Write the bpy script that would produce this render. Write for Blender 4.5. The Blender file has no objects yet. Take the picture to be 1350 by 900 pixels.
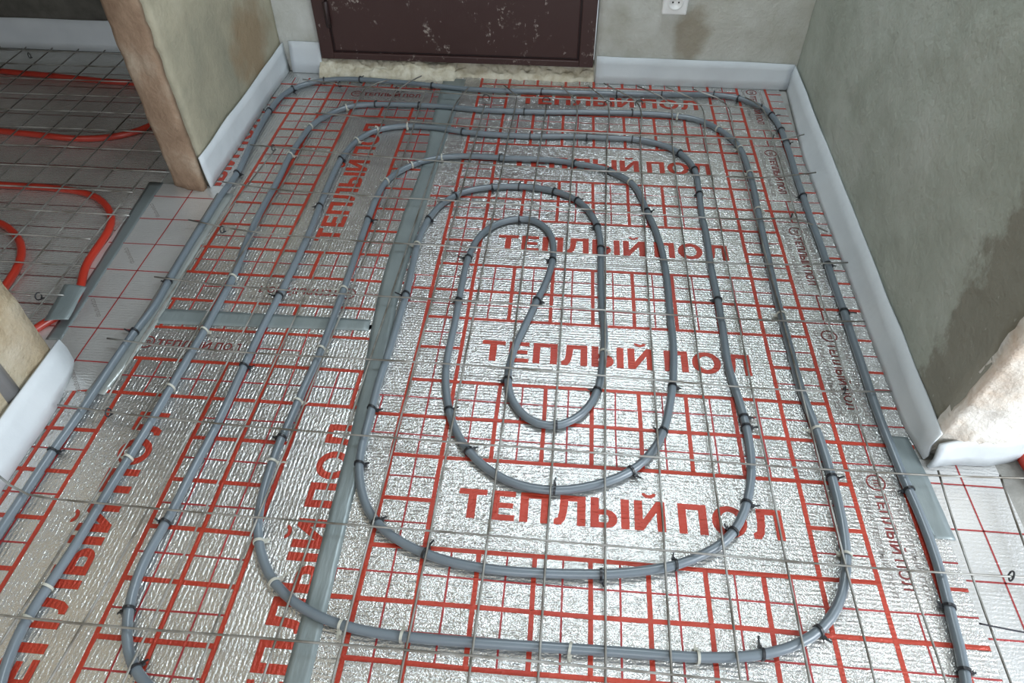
import bpy, bmesh, math, random
from mathutils import Vector, Matrix, noise

scene = bpy.context.scene
COL = scene.collection
random.seed(7)

# ------------------------------------------------------------------ camera
cam_data = bpy.data.cameras.new('camera')
cam_data.sensor_width = 36.0
cam_data.sensor_fit = 'HORIZONTAL'
cam_data.lens = 935.63 / 1350.0 * 36.0
cam_data.clip_start = 0.02
cam = bpy.data.objects.new('camera', cam_data)
COL.objects.link(cam)
_r = Vector((0.99659, 0.082485, -0.002261)); _d = Vector((0.057692, -0.716111, -0.695598)); _f = Vector((-0.058996, 0.693096, -0.718427))
_m = Matrix((_r, -_d, -_f)).transposed().to_4x4()
_m.translation = Vector((0.31162, -0.50817, 1.1821))
cam.matrix_world = _m
scene.camera = cam

# ------------------------------------------------------------------ world and lights
world = bpy.data.worlds.new('world')
scene.world = world
world.use_nodes = True
bg = world.node_tree.nodes['Background']
bg.inputs['Color'].default_value = (0.80, 0.88, 1.0, 1)
bg.inputs['Strength'].default_value = 2.2

def area_light(name, loc, target, sx, sy, power, color):
    d = bpy.data.lights.new(name, 'AREA')
    d.shape = 'RECTANGLE'; d.size = sx; d.size_y = sy; d.energy = power; d.color = color
    o = bpy.data.objects.new(name, d); COL.objects.link(o)
    o.location = loc
    o.rotation_euler = (Vector(target) - Vector(loc)).to_track_quat('-Z', 'Y').to_euler()
    return o
area_light('daylight_right_room_window', (3.1, -0.9, 1.55), (0.9, 0.1, 0.2), 1.4, 1.5, 150, (0.90, 0.96, 1.0))
area_light('daylight_balcony_window', (0.6, -3.0, 1.7), (0.3, 0.8, 0.4), 1.6, 1.5, 45, (0.96, 0.98, 1.0))
area_light('ceiling_lamp_light', (0.55, 1.62, 2.45), (0.5, 1.2, 0.0), 0.8, 0.8, 44, (0.80, 0.91, 1.0))

area_light('left_room_fill_light', (-2.7, -0.6, 1.5), (-1.2, 1.2, 0.0), 0.9, 1.2, 15, (1.0, 0.97, 0.9))  # unseen fill light, added to brighten the left room and sparkle its foil

scene.view_settings.view_transform = 'Standard'
scene.view_settings.look = 'None'
scene.view_settings.gamma = 1.0
scene.view_settings.use_curve_mapping = False
scene.view_settings.exposure = -0.52

# ------------------------------------------------------------------ measured layout (metres, floor plane z = 0)
PIPE = ((-0.6735,-0.0754),(-0.6755,-0.0504),(-0.6773,-0.0255),(-0.6787,-0.0005),(-0.6793,0.0245),(-0.6794,0.0495),(-0.6793,0.0745),(-0.6791,0.0996),(-0.6787,0.1246),(-0.6784,0.1496),(-0.6782,0.1746),(-0.678,0.1996),(-0.6774,0.2246),(-0.6764,0.2496),(-0.675,0.2746),(-0.6734,0.2996),(-0.6721,0.3245),(-0.6711,0.3495),(-0.6706,0.3745),(-0.6704,0.3996),(-0.6701,0.4246),(-0.6698,0.4496),(-0.6694,0.4746),(-0.6689,0.4996),(-0.6681,0.5246),(-0.6671,0.5496),(-0.6656,0.5746),(-0.6634,0.5995),(-0.6606,0.6244),(-0.6581,0.6492),(-0.6569,0.6742),(-0.6573,0.6992),(-0.6588,0.7242),(-0.6606,0.7492),(-0.6619,0.7741),(-0.6629,0.7991),(-0.6638,0.8241),(-0.6645,0.8491),(-0.6651,0.8741),(-0.6656,0.8992),(-0.666,0.9242),(-0.6663,0.9492),(-0.6664,0.9742),(-0.6665,0.9992),(-0.6667,1.0242),(-0.6669,1.0492),(-0.6673,1.0742),(-0.6677,1.0993),(-0.6677,1.1243),(-0.6671,1.1493),(-0.6657,1.1743),(-0.6636,1.1992),(-0.662,1.2241),(-0.6614,1.2492),(-0.6622,1.2742),(-0.664,1.2991),(-0.6663,1.324),(-0.669,1.3489),(-0.6716,1.3738),(-0.6741,1.3986),(-0.6764,1.4236),(-0.6786,1.4485),(-0.6806,1.4734),(-0.6823,1.4984),(-0.6838,1.5233),(-0.685,1.5483),(-0.6858,1.5733),(-0.6863,1.5983),(-0.6863,1.6234),(-0.6858,1.6484),(-0.6847,1.6734),(-0.6827,1.6983),(-0.6791,1.723),(-0.6732,1.7473),(-0.6648,1.7709),(-0.6531,1.7929),(-0.6379,1.8128),(-0.6198,1.83),(-0.5994,1.8445),(-0.5773,1.8562),(-0.5541,1.8655),(-0.5301,1.8724),(-0.5055,1.8769),(-0.4806,1.8793),(-0.4556,1.8801),(-0.4306,1.8799),(-0.4056,1.879),(-0.3806,1.8775),(-0.3557,1.8757),(-0.3307,1.8736),(-0.3058,1.8712),(-0.2809,1.8687),(-0.2561,1.8659),(-0.2313,1.8629),(-0.2065,1.8595),(-0.1817,1.8561),(-0.1569,1.8526),(-0.1322,1.849),(-0.1074,1.8455),(-0.0826,1.8422),(-0.0577,1.8392),(-0.0328,1.837),(-0.0079,1.8355),(0.0171,1.8346),(0.0421,1.834),(0.0672,1.8338),(0.0922,1.834),(0.1172,1.8344),(0.1422,1.8351),(0.1672,1.8359),(0.1922,1.8366),(0.2172,1.8373),(0.2422,1.8379),(0.2672,1.8385),(0.2922,1.8392),(0.3172,1.8398),(0.3422,1.8405),(0.3672,1.8411),(0.3923,1.8416),(0.4173,1.8421),(0.4423,1.8424),(0.4673,1.8428),(0.4923,1.8431),(0.5173,1.8437),(0.5423,1.8444),(0.5673,1.8455),(0.5923,1.8469),(0.6172,1.8485),(0.6422,1.8503),(0.6671,1.8521),(0.6921,1.854),(0.717,1.856),(0.7419,1.8582),(0.7669,1.8604),(0.7918,1.8621),(0.8168,1.8621),(0.8417,1.8598),(0.8662,1.8545),(0.8896,1.8458),(0.9113,1.8335),(0.9313,1.8184),(0.9497,1.8016),(0.9661,1.7827),(0.9787,1.7611),(0.9873,1.7377),(0.9932,1.7134),(0.9973,1.6887),(1.0002,1.6638),(1.0021,1.6389),(1.0032,1.6139),(1.0037,1.5889),(1.0036,1.5639),(1.0033,1.5389),(1.003,1.5139),(1.0026,1.4888),(1.0022,1.4638),(1.0016,1.4388),(1.0008,1.4138),(0.9999,1.3888),(0.9992,1.3638),(0.9987,1.3388),(0.9984,1.3138),(0.9983,1.2888),(0.9981,1.2638),(0.998,1.2387),(0.9978,1.2137),(0.9977,1.1887),(0.9978,1.1637),(0.998,1.1387),(0.9984,1.1137),(0.9989,1.0887),(0.9993,1.0637),(0.9995,1.0386),(0.9996,1.0136),(0.9996,0.9886),(0.9995,0.9636),(0.9993,0.9386),(0.999,0.9136),(0.9987,0.8886),(0.9986,0.8635),(0.9986,0.8385),(0.9988,0.8135),(0.9988,0.7885),(0.9986,0.7635),(0.9981,0.7385),(0.9976,0.7135),(0.9973,0.6884),(0.9972,0.6634),(0.9971,0.6384),(0.997,0.6134),(0.9967,0.5884),(0.9963,0.5634),(0.9958,0.5384),(0.9954,0.5134),(0.9954,0.4883),(0.9956,0.4633),(0.9961,0.4383),(0.9969,0.4133),(0.9981,0.3883),(0.9991,0.3633),(1.0,0.3383),(1.0013,0.3133),(1.0033,0.2884),(1.0053,0.2635),(1.0069,0.2385),(1.008,0.2135),(1.0086,0.1885),(1.0084,0.1635),(1.0076,0.1385),(1.006,0.1135),(1.0039,0.0886),(1.0012,0.0637),(0.9986,0.0389),(0.9965,0.0139),(0.9942,-0.011),(0.9906,-0.0357),(0.9859,-0.0603),(0.9801,-0.0846),(0.9725,-0.1085),(0.9626,-0.1314),(0.9502,-0.1531),(0.9355,-0.1733),(0.9185,-0.1917),(0.8997,-0.2082),(0.8793,-0.2226),(0.8575,-0.2348),(0.8347,-0.2451),(0.8112,-0.2536),(0.7872,-0.2609),(0.763,-0.267),(0.7385,-0.2722),(0.7139,-0.2766),(0.6892,-0.2804),(0.6644,-0.2837),(0.6395,-0.2866),(0.6146,-0.289),(0.5897,-0.291),(0.5647,-0.2925),(0.5397,-0.2937),(0.5147,-0.2945),(0.4897,-0.2951),(0.4647,-0.2955),(0.4397,-0.2958),(0.4147,-0.2959),(0.3897,-0.2959),(0.3647,-0.2956),(0.3396,-0.2951),(0.3146,-0.2944),(0.2896,-0.2936),(0.2646,-0.2926),(0.2396,-0.2915),(0.2147,-0.2903),(0.1897,-0.289),(0.1647,-0.2877),(0.1397,-0.2862),(0.1148,-0.2846),(0.0898,-0.2827),(0.0649,-0.2805),(0.04,-0.2779),(0.0152,-0.2748),(-0.0096,-0.2714),(-0.0343,-0.2675),(-0.0589,-0.2631),(-0.0834,-0.2581),(-0.1077,-0.2522),(-0.1318,-0.2453),(-0.1554,-0.2372),(-0.1787,-0.228),(-0.2017,-0.2181),(-0.2244,-0.2076),(-0.2468,-0.1965),(-0.2687,-0.1844),(-0.2901,-0.1714),(-0.3107,-0.1573),(-0.3297,-0.141),(-0.3458,-0.1219),(-0.3586,-0.1005),(-0.3689,-0.0777),(-0.3771,-0.0541),(-0.383,-0.0298),(-0.3869,-0.0051),(-0.389,0.0199),(-0.3891,0.0449),(-0.3873,0.0698),(-0.3848,0.0947),(-0.3827,0.1196),(-0.3814,0.1446),(-0.3804,0.1696),(-0.3796,0.1946),(-0.3787,0.2196),(-0.3775,0.2446),(-0.3761,0.2696),(-0.3747,0.2946),(-0.3736,0.3195),(-0.373,0.3446),(-0.3726,0.3696),(-0.3724,0.3946),(-0.3726,0.4196),(-0.3729,0.4446),(-0.3732,0.4696),(-0.3734,0.4946),(-0.3735,0.5197),(-0.3733,0.5447),(-0.3731,0.5697),(-0.3727,0.5947),(-0.3722,0.6197),(-0.3714,0.6447),(-0.3703,0.6697),(-0.3689,0.6947),(-0.3675,0.7197),(-0.3665,0.7446),(-0.366,0.7697),(-0.3657,0.7947),(-0.3655,0.8197),(-0.3654,0.8447),(-0.3651,0.8697),(-0.3648,0.8947),(-0.3644,0.9197),(-0.3642,0.9448),(-0.3643,0.9698),(-0.3647,0.9948),(-0.3655,1.0198),(-0.3666,1.0448),(-0.3677,1.0698),(-0.3689,1.0948),(-0.3699,1.1197),(-0.371,1.1447),(-0.372,1.1697),(-0.3729,1.1947),(-0.3735,1.2197),(-0.3739,1.2448),(-0.3741,1.2698),(-0.3739,1.2948),(-0.3734,1.3198),(-0.3721,1.3448),(-0.3698,1.3697),(-0.3663,1.3945),(-0.3619,1.4191),(-0.3561,1.4434),(-0.3476,1.4669),(-0.3362,1.4891),(-0.3222,1.5098),(-0.3054,1.5284),(-0.2855,1.5435),(-0.2631,1.5544),(-0.2394,1.5624),(-0.215,1.5678),(-0.1901,1.5704),(-0.1651,1.5705),(-0.1401,1.5688),(-0.1153,1.5658),(-0.0906,1.5617),(-0.0661,1.5567),(-0.0417,1.5514),(-0.0171,1.5465),(0.0076,1.5427),(0.0325,1.54),(0.0574,1.5381),(0.0824,1.5367),(0.1074,1.5357),(0.1324,1.5352),(0.1574,1.535),(0.1824,1.5352),(0.2074,1.536),(0.2324,1.5375),(0.2573,1.5395),(0.2822,1.5418),(0.3071,1.544),(0.3321,1.5458),(0.3571,1.547),(0.3821,1.5477),(0.4071,1.5479),(0.4321,1.5477),(0.4571,1.5472),(0.4821,1.5464),(0.5071,1.5454),(0.532,1.5432),(0.5566,1.5387),(0.5805,1.5313),(0.6033,1.521),(0.6249,1.5085),(0.645,1.4936),(0.6625,1.4758),(0.6766,1.4552),(0.6876,1.4327),(0.6959,1.4091),(0.7016,1.3848),(0.7046,1.3599),(0.7056,1.335),(0.7054,1.3099),(0.7047,1.2849),(0.7039,1.2599),(0.7031,1.2349),(0.7022,1.2099),(0.7012,1.1849),(0.7005,1.1599),(0.7007,1.1349),(0.7019,1.1099),(0.7031,1.0849),(0.7034,1.0599),(0.7031,1.0349),(0.7024,1.0099),(0.7018,0.9849),(0.7012,0.9599),(0.701,0.9349),(0.7012,0.9099),(0.7016,0.8849),(0.7022,0.8598),(0.7028,0.8348),(0.7032,0.8098),(0.7035,0.7848),(0.7035,0.7598),(0.7034,0.7348),(0.7032,0.7098),(0.7026,0.6848),(0.7019,0.6598),(0.7012,0.6347),(0.7009,0.6097),(0.7013,0.5847),(0.7028,0.5598),(0.7053,0.5349),(0.7083,0.51),(0.711,0.4852),(0.7133,0.4602),(0.7149,0.4353),(0.716,0.4103),(0.7162,0.3853),(0.7155,0.3603),(0.7137,0.3353),(0.7105,0.3105),(0.7055,0.286),(0.6989,0.2619),(0.6911,0.2381),(0.6817,0.215),(0.6702,0.1928),(0.6562,0.1721),(0.6392,0.1538),(0.6196,0.1383),(0.5985,0.1247),(0.5766,0.1127),(0.5538,0.1025),(0.5302,0.0943),(0.506,0.0878),(0.4816,0.0825),(0.4569,0.078),(0.4322,0.0744),(0.4073,0.0717),(0.3824,0.0697),(0.3574,0.0681),(0.3324,0.0668),(0.3074,0.0658),(0.2824,0.0651),(0.2574,0.065),(0.2324,0.0655),(0.2075,0.067),(0.1826,0.0695),(0.1578,0.073),(0.1333,0.078),(0.1092,0.0848),(0.0855,0.0927),(0.0624,0.1023),(0.0403,0.114),(0.0194,0.1278),(0.0004,0.144),(-0.0157,0.1631),(-0.0289,0.1843),(-0.0396,0.2069),(-0.0483,0.2304),(-0.055,0.2545),(-0.0592,0.2791),(-0.0614,0.304),(-0.0624,0.329),(-0.0626,0.354),(-0.0627,0.3791),(-0.063,0.4041),(-0.0636,0.4291),(-0.0641,0.4541),(-0.0641,0.4791),(-0.0633,0.5041),(-0.0622,0.5291),(-0.0612,0.5541),(-0.0604,0.5791),(-0.0598,0.6041),(-0.0593,0.6291),(-0.0588,0.6541),(-0.0584,0.6791),(-0.0581,0.7041),(-0.0577,0.7292),(-0.0575,0.7542),(-0.0576,0.7792),(-0.0583,0.8042),(-0.0593,0.8292),(-0.0605,0.8542),(-0.0617,0.8792),(-0.0628,0.9041),(-0.0637,0.9291),(-0.064,0.9542),(-0.0635,0.9792),(-0.0622,1.0041),(-0.06,1.0291),(-0.0567,1.0539),(-0.0519,1.0784),(-0.0452,1.1025),(-0.0365,1.1259),(-0.0256,1.1484),(-0.0124,1.1697),(0.0032,1.1892),(0.0215,1.2062),(0.0425,1.2198),(0.0653,1.2301),(0.0891,1.2377),(0.1134,1.2434),(0.1381,1.2473),(0.163,1.2497),(0.188,1.2508),(0.213,1.2503),(0.2379,1.2478),(0.2624,1.2428),(0.2862,1.2352),(0.3092,1.2254),(0.3309,1.213),(0.3505,1.1975),(0.3671,1.1788),(0.3809,1.1579),(0.3921,1.1356),(0.4011,1.1123),(0.4084,1.0883),(0.4137,1.0639),(0.4171,1.0391),(0.419,1.0142),(0.4198,0.9892),(0.4202,0.9642),(0.4202,0.9391),(0.42,0.9141),(0.4199,0.8891),(0.4199,0.8641),(0.4202,0.8391),(0.4206,0.8141),(0.4212,0.7891),(0.4222,0.7641),(0.4235,0.7391),(0.425,0.7141),(0.4263,0.6891),(0.4271,0.6641),(0.4267,0.6391),(0.4255,0.6141),(0.4239,0.5892),(0.4218,0.5643),(0.4192,0.5394),(0.4157,0.5146),(0.4104,0.4902),(0.4024,0.4665),(0.3913,0.4441),(0.3768,0.4238),(0.3587,0.4066),(0.3373,0.3938),(0.313,0.3885),(0.2884,0.3924),(0.2664,0.4041),(0.2484,0.4213),(0.2345,0.4421),(0.2247,0.4651),(0.2183,0.4892),(0.2149,0.514),(0.2146,0.539),(0.217,0.5639),(0.2209,0.5886),(0.2255,0.6132),(0.231,0.6376),(0.2373,0.6618),(0.2437,0.686),(0.2499,0.7102),(0.2559,0.7345),(0.2621,0.7587),(0.269,0.7828),(0.2759,0.8068),(0.282,0.8311),(0.2869,0.8556),(0.2909,0.8803),(0.2942,0.9051),(0.2963,0.93),(0.2968,0.955),(0.2955,0.98),(0.2922,1.0048),(0.286,1.029),(0.2756,1.0517),(0.2606,1.0716),(0.241,1.087),(0.2173,1.0943),(0.1924,1.0931),(0.1685,1.0857),(0.1468,1.0733),(0.128,1.0569),(0.1123,1.0374),(0.0999,1.0158),(0.091,0.9924),(0.085,0.9681),(0.0807,0.9435),(0.0777,0.9187),(0.0758,0.8937),(0.0748,0.8687),(0.0745,0.8437),(0.0745,0.8187),(0.0746,0.7937),(0.0747,0.7687),(0.075,0.7436),(0.0755,0.7186),(0.0759,0.6936),(0.0759,0.6686),(0.0754,0.6436),(0.0748,0.6186),(0.0744,0.5936),(0.0744,0.5686),(0.0751,0.5436),(0.077,0.5186),(0.0803,0.4938),(0.0849,0.4692),(0.0906,0.4449),(0.0972,0.4208),(0.1051,0.397),(0.1148,0.374),(0.1262,0.3517),(0.1395,0.3306),(0.1549,0.3108),(0.1723,0.2929),(0.1914,0.2767),(0.212,0.2626),(0.2341,0.251),(0.2577,0.2425),(0.2821,0.2373),(0.307,0.2349),(0.332,0.2355),(0.3567,0.239),(0.381,0.2451),(0.4047,0.2529),(0.4279,0.2623),(0.4502,0.2737),(0.471,0.2875),(0.4899,0.3039),(0.5066,0.3225),(0.521,0.343),(0.5331,0.3648),(0.5431,0.3877),(0.5509,0.4115),(0.5571,0.4357),(0.5624,0.4602),(0.5674,0.4847),(0.5718,0.5093),(0.5754,0.5341),(0.5781,0.5589),(0.5804,0.5838),(0.5824,0.6088),(0.5838,0.6338),(0.5845,0.6588),(0.5847,0.6838),(0.5843,0.7088),(0.5839,0.7338),(0.5839,0.7588),(0.5844,0.7838),(0.585,0.8088),(0.5854,0.8338),(0.5855,0.8589),(0.5853,0.8839),(0.5847,0.9089),(0.5836,0.9339),(0.5821,0.9588),(0.5801,0.9838),(0.5775,1.0087),(0.5745,1.0335),(0.5708,1.0582),(0.5664,1.0828),(0.5609,1.1073),(0.5549,1.1315),(0.5494,1.1559),(0.5447,1.1805),(0.5403,1.2051),(0.5352,1.2296),(0.5288,1.2538),(0.5203,1.2773),(0.5085,1.2993),(0.4928,1.3187),(0.4742,1.3355),(0.454,1.3501),(0.4323,1.3626),(0.4092,1.3721),(0.3851,1.3789),(0.3607,1.3842),(0.3362,1.3895),(0.3117,1.3947),(0.2871,1.3987),(0.2621,1.4008),(0.2371,1.4013),(0.2121,1.4012),(0.1871,1.4009),(0.1621,1.4006),(0.1371,1.4004),(0.1121,1.4007),(0.0871,1.4017),(0.0621,1.4029),(0.0371,1.4034),(0.0121,1.4025),(-0.0128,1.4001),(-0.0375,1.3961),(-0.0618,1.3901),(-0.0852,1.3813),(-0.1074,1.3697),(-0.1282,1.3559),(-0.1474,1.3399),(-0.1648,1.3219),(-0.18,1.3021),(-0.193,1.2807),(-0.2034,1.258),(-0.2107,1.2341),(-0.2148,1.2094),(-0.2168,1.1845),(-0.218,1.1595),(-0.2189,1.1345),(-0.2193,1.1095),(-0.2195,1.0845),(-0.2195,1.0595),(-0.2194,1.0345),(-0.2192,1.0094),(-0.2188,0.9844),(-0.2184,0.9594),(-0.218,0.9344),(-0.2175,0.9094),(-0.2169,0.8844),(-0.2164,0.8594),(-0.2158,0.8344),(-0.2153,0.8094),(-0.215,0.7844),(-0.2147,0.7593),(-0.2145,0.7343),(-0.2145,0.7093),(-0.2144,0.6843),(-0.2145,0.6593),(-0.2146,0.6343),(-0.2146,0.6092),(-0.2147,0.5842),(-0.2149,0.5592),(-0.2158,0.5342),(-0.2174,0.5093),(-0.2193,0.4843),(-0.2211,0.4594),(-0.2226,0.4344),(-0.2237,0.4094),(-0.2245,0.3844),(-0.2256,0.3594),(-0.2273,0.3345),(-0.2289,0.3095),(-0.2295,0.2845),(-0.2292,0.2595),(-0.2284,0.2345),(-0.2271,0.2095),(-0.2249,0.1846),(-0.2216,0.1598),(-0.2169,0.1352),(-0.2103,0.1111),(-0.201,0.0879),(-0.1896,0.0656),(-0.1762,0.0445),(-0.1605,0.025),(-0.1426,0.0076),(-0.1228,-0.0076),(-0.1014,-0.0207),(-0.0789,-0.0316),(-0.0556,-0.0404),(-0.0315,-0.0474),(-0.0071,-0.0528),(0.0176,-0.0569),(0.0424,-0.0598),(0.0674,-0.0615),(0.0924,-0.0625),(0.1174,-0.0631),(0.1424,-0.0633),(0.1674,-0.0632),(0.1924,-0.0629),(0.2174,-0.0625),(0.2424,-0.0621),(0.2675,-0.0617),(0.2925,-0.0612),(0.3175,-0.0607),(0.3425,-0.0602),(0.3675,-0.0597),(0.3925,-0.0592),(0.4175,-0.0588),(0.4425,-0.0583),(0.4675,-0.0581),(0.4926,-0.058),(0.5176,-0.0579),(0.5426,-0.0575),(0.5676,-0.0567),(0.5926,-0.0552),(0.6175,-0.0529),(0.6423,-0.0496),(0.6669,-0.0451),(0.6911,-0.039),(0.7148,-0.031),(0.7375,-0.0206),(0.7591,-0.008),(0.7791,0.0071),(0.7968,0.0247),(0.812,0.0446),(0.8247,0.0661),(0.8352,0.0888),(0.8435,0.1124),(0.8498,0.1366),(0.8544,0.1612),(0.8577,0.186),(0.8601,0.2109),(0.8616,0.2358),(0.8626,0.2608),(0.863,0.2859),(0.8631,0.3109),(0.8627,0.3359),(0.862,0.3609),(0.8609,0.3859),(0.8593,0.4108),(0.8571,0.4358),(0.8546,0.4606),(0.8519,0.4855),(0.8497,0.5104),(0.8483,0.5354),(0.8476,0.5604),(0.8474,0.5854),(0.8474,0.6104),(0.8476,0.6355),(0.8477,0.6605),(0.8476,0.6855),(0.8474,0.7105),(0.8472,0.7355),(0.8472,0.7605),(0.8474,0.7855),(0.8477,0.8106),(0.8481,0.8356),(0.8487,0.8606),(0.8493,0.8856),(0.85,0.9106),(0.8507,0.9356),(0.8514,0.9606),(0.8521,0.9856),(0.8529,1.0106),(0.8537,1.0356),(0.8545,1.0606),(0.8554,1.0856),(0.8562,1.1106),(0.8571,1.1356),(0.8581,1.1606),(0.8591,1.1856),(0.8603,1.2106),(0.8614,1.2356),(0.8624,1.2606),(0.8632,1.2856),(0.8638,1.3106),(0.8639,1.3356),(0.8638,1.3606),(0.8634,1.3856),(0.8627,1.4106),(0.8618,1.4356),(0.8606,1.4606),(0.8587,1.4856),(0.8554,1.5104),(0.8499,1.5348),(0.8419,1.5584),(0.8312,1.581),(0.8184,1.6025),(0.8041,1.6231),(0.7887,1.6427),(0.7717,1.6611),(0.7522,1.6767),(0.7301,1.6882),(0.7063,1.6959),(0.6818,1.7012),(0.6571,1.7051),(0.6322,1.7078),(0.6073,1.7096),(0.5823,1.7108),(0.5573,1.7115),(0.5323,1.7116),(0.5073,1.7113),(0.4823,1.7106),(0.4573,1.7098),(0.4323,1.7088),(0.4073,1.7077),(0.3823,1.7063),(0.3573,1.7048),(0.3324,1.7031),(0.3074,1.7011),(0.2825,1.6991),(0.2576,1.6972),(0.2326,1.6957),(0.2076,1.6947),(0.1826,1.694),(0.1576,1.6935),(0.1326,1.693),(0.1076,1.6927),(0.0826,1.6924),(0.0575,1.6924),(0.0325,1.6929),(0.0076,1.6943),(-0.0173,1.6967),(-0.0422,1.6998),(-0.067,1.7031),(-0.0918,1.7057),(-0.1168,1.7074),(-0.1418,1.7083),(-0.1668,1.7088),(-0.1918,1.709),(-0.2168,1.709),(-0.2419,1.7088),(-0.2669,1.7085),(-0.2919,1.7077),(-0.3168,1.7064),(-0.3418,1.7041),(-0.3665,1.7005),(-0.3909,1.6949),(-0.4144,1.6864),(-0.4359,1.6738),(-0.4542,1.6568),(-0.4699,1.6373),(-0.4844,1.6169),(-0.4975,1.5956),(-0.5084,1.5731),(-0.5166,1.5495),(-0.5217,1.5251),(-0.5245,1.5002),(-0.5264,1.4753),(-0.5283,1.4503),(-0.5303,1.4254),(-0.5318,1.4004),(-0.5327,1.3754),(-0.5328,1.3504),(-0.5321,1.3254),(-0.5309,1.3004),(-0.5297,1.2754),(-0.5286,1.2504),(-0.5279,1.2254),(-0.5277,1.2004),(-0.5277,1.1754),(-0.5278,1.1504),(-0.5279,1.1254),(-0.528,1.1003),(-0.5278,1.0753),(-0.5271,1.0503),(-0.5261,1.0253),(-0.5247,1.0004),(-0.523,0.9754),(-0.5211,0.9505),(-0.519,0.9255),(-0.5165,0.9006),(-0.5137,0.8758),(-0.5107,0.851),(-0.5078,0.8261),(-0.5056,0.8012),(-0.5042,0.7762),(-0.5037,0.7512),(-0.5039,0.7262),(-0.5042,0.7012),(-0.5042,0.6762),(-0.504,0.6511),(-0.5039,0.6261),(-0.5042,0.6011),(-0.5049,0.5761),(-0.506,0.5511),(-0.5071,0.5261),(-0.508,0.5011),(-0.5088,0.4761),(-0.5095,0.4511),(-0.5102,0.4261),(-0.5108,0.4011),(-0.5114,0.3761),(-0.512,0.3511),(-0.5129,0.3261),(-0.514,0.3011),(-0.5154,0.2761),(-0.5168,0.2511),(-0.5183,0.2262),(-0.5198,0.2012),(-0.5213,0.1762),(-0.5226,0.1513),(-0.5238,0.1263),(-0.5247,0.1013),(-0.5257,0.0763),(-0.527,0.0513),(-0.529,0.0264),(-0.5316,0.0015),(-0.5343,-0.0234),(-0.5367,-0.0483),(-0.5383,-0.0733),(-0.5386,-0.0983),(-0.5368,-0.1232),(-0.533,-0.1479),(-0.5274,-0.1723),(-0.5203,-0.1963),(-0.5118,-0.2198),(-0.5021,-0.2429),(-0.4915,-0.2655),(-0.4804,-0.288))
RED = (((-2.154,1.898),(-2.1239,1.894),(-2.0938,1.8899),(-2.0637,1.8858),(-2.0336,1.8817),(-2.0034,1.8776),(-1.9733,1.8735),(-1.9432,1.8694),(-1.9131,1.8653),(-1.883,1.8613),(-1.8528,1.8574),(-1.8227,1.8535),(-1.7925,1.8498),(-1.7623,1.8462),(-1.7321,1.8429),(-1.7019,1.8399),(-1.6716,1.837),(-1.6413,1.8342),(-1.6111,1.8313),(-1.5808,1.8283),(-1.5506,1.8249),(-1.5205,1.8211),(-1.4903,1.8172),(-1.4602,1.8131),(-1.4301,1.809),(-1.3999,1.8051),(-1.3697,1.8015),(-1.3395,1.7988),(-1.3091,1.7971),(-1.2787,1.796),(-1.2484,1.7944),(-1.2182,1.791),(-1.1886,1.7842),(-1.1602,1.7733),(-1.1335,1.7589),(-1.1086,1.7415),(-1.0857,1.7215),(-1.0654,1.6989),(-1.0484,1.6738),(-1.0361,1.646),(-1.029,1.6165),(-1.0265,1.5863),(-1.0285,1.5559),(-1.0358,1.5265),(-1.0493,1.4993),(-1.0682,1.4756),(-1.091,1.4555),(-1.1165,1.439),(-1.1442,1.4266),(-1.1734,1.4183),(-1.2034,1.4136),(-1.2337,1.4112),(-1.2641,1.411),(-1.2944,1.413),(-1.3246,1.4165),(-1.3548,1.4203),(-1.385,1.4237),(-1.4152,1.4265),(-1.4455,1.4292),(-1.4758,1.4321),(-1.506,1.4355),(-1.5361,1.4394),(-1.5662,1.4437),(-1.5962,1.4483),(-1.6263,1.453),(-1.6563,1.4579),(-1.6863,1.4628),(-1.7163,1.4678),(-1.7462,1.4727),(-1.7762,1.4776),(-1.8063,1.4824)),((-1.6208,1.1463),(-1.5901,1.1457),(-1.5595,1.1452),(-1.5288,1.1446),(-1.4982,1.144),(-1.4676,1.1435),(-1.4369,1.1429),(-1.4063,1.1424),(-1.3756,1.1418),(-1.345,1.1412),(-1.3143,1.1408),(-1.2837,1.1405),(-1.253,1.1403),(-1.2224,1.1398),(-1.1917,1.1385),(-1.1611,1.1364),(-1.1306,1.1334),(-1.1003,1.1291),(-1.0705,1.1221),(-1.0416,1.1118),(-1.0145,1.0977),(-0.9898,1.0795),(-0.9676,1.0584),(-0.9479,1.0349),(-0.9314,1.0091),(-0.9197,0.9809),(-0.9125,0.9511),(-0.9089,0.9206),(-0.9073,0.89),(-0.9057,0.8594),(-0.9035,0.8289),(-0.898,0.7987),(-0.8884,0.7696),(-0.8775,0.741),(-0.8681,0.7118),(-0.8623,0.6818),(-0.8633,0.6512),(-0.8738,0.6226),(-0.8905,0.5969),(-0.905,0.5699),(-0.9158,0.5412),(-0.9244,0.5118),(-0.9327,0.4823)),((-1.3697,0.9808),(-1.3388,0.9812),(-1.3078,0.9806),(-1.2771,0.9771),(-1.2469,0.9702),(-1.2181,0.959),(-1.1912,0.9437),(-1.1661,0.9256),(-1.1426,0.9054),(-1.1213,0.8829),(-1.1032,0.8579),(-1.0885,0.8307),(-1.0771,0.8019),(-1.0695,0.7719),(-1.0647,0.7413),(-1.0608,0.7106),(-1.0573,0.6798),(-1.0538,0.6491)),((1.2817,0.2258),(1.2746,0.2554),(1.2675,0.2849),(1.2606,0.3145),(1.2548,0.3443),(1.2508,0.3744),(1.2481,0.4046),(1.2454,0.4349),(1.2418,0.4651),(1.2369,0.495),(1.2314,0.5249)))
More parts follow.
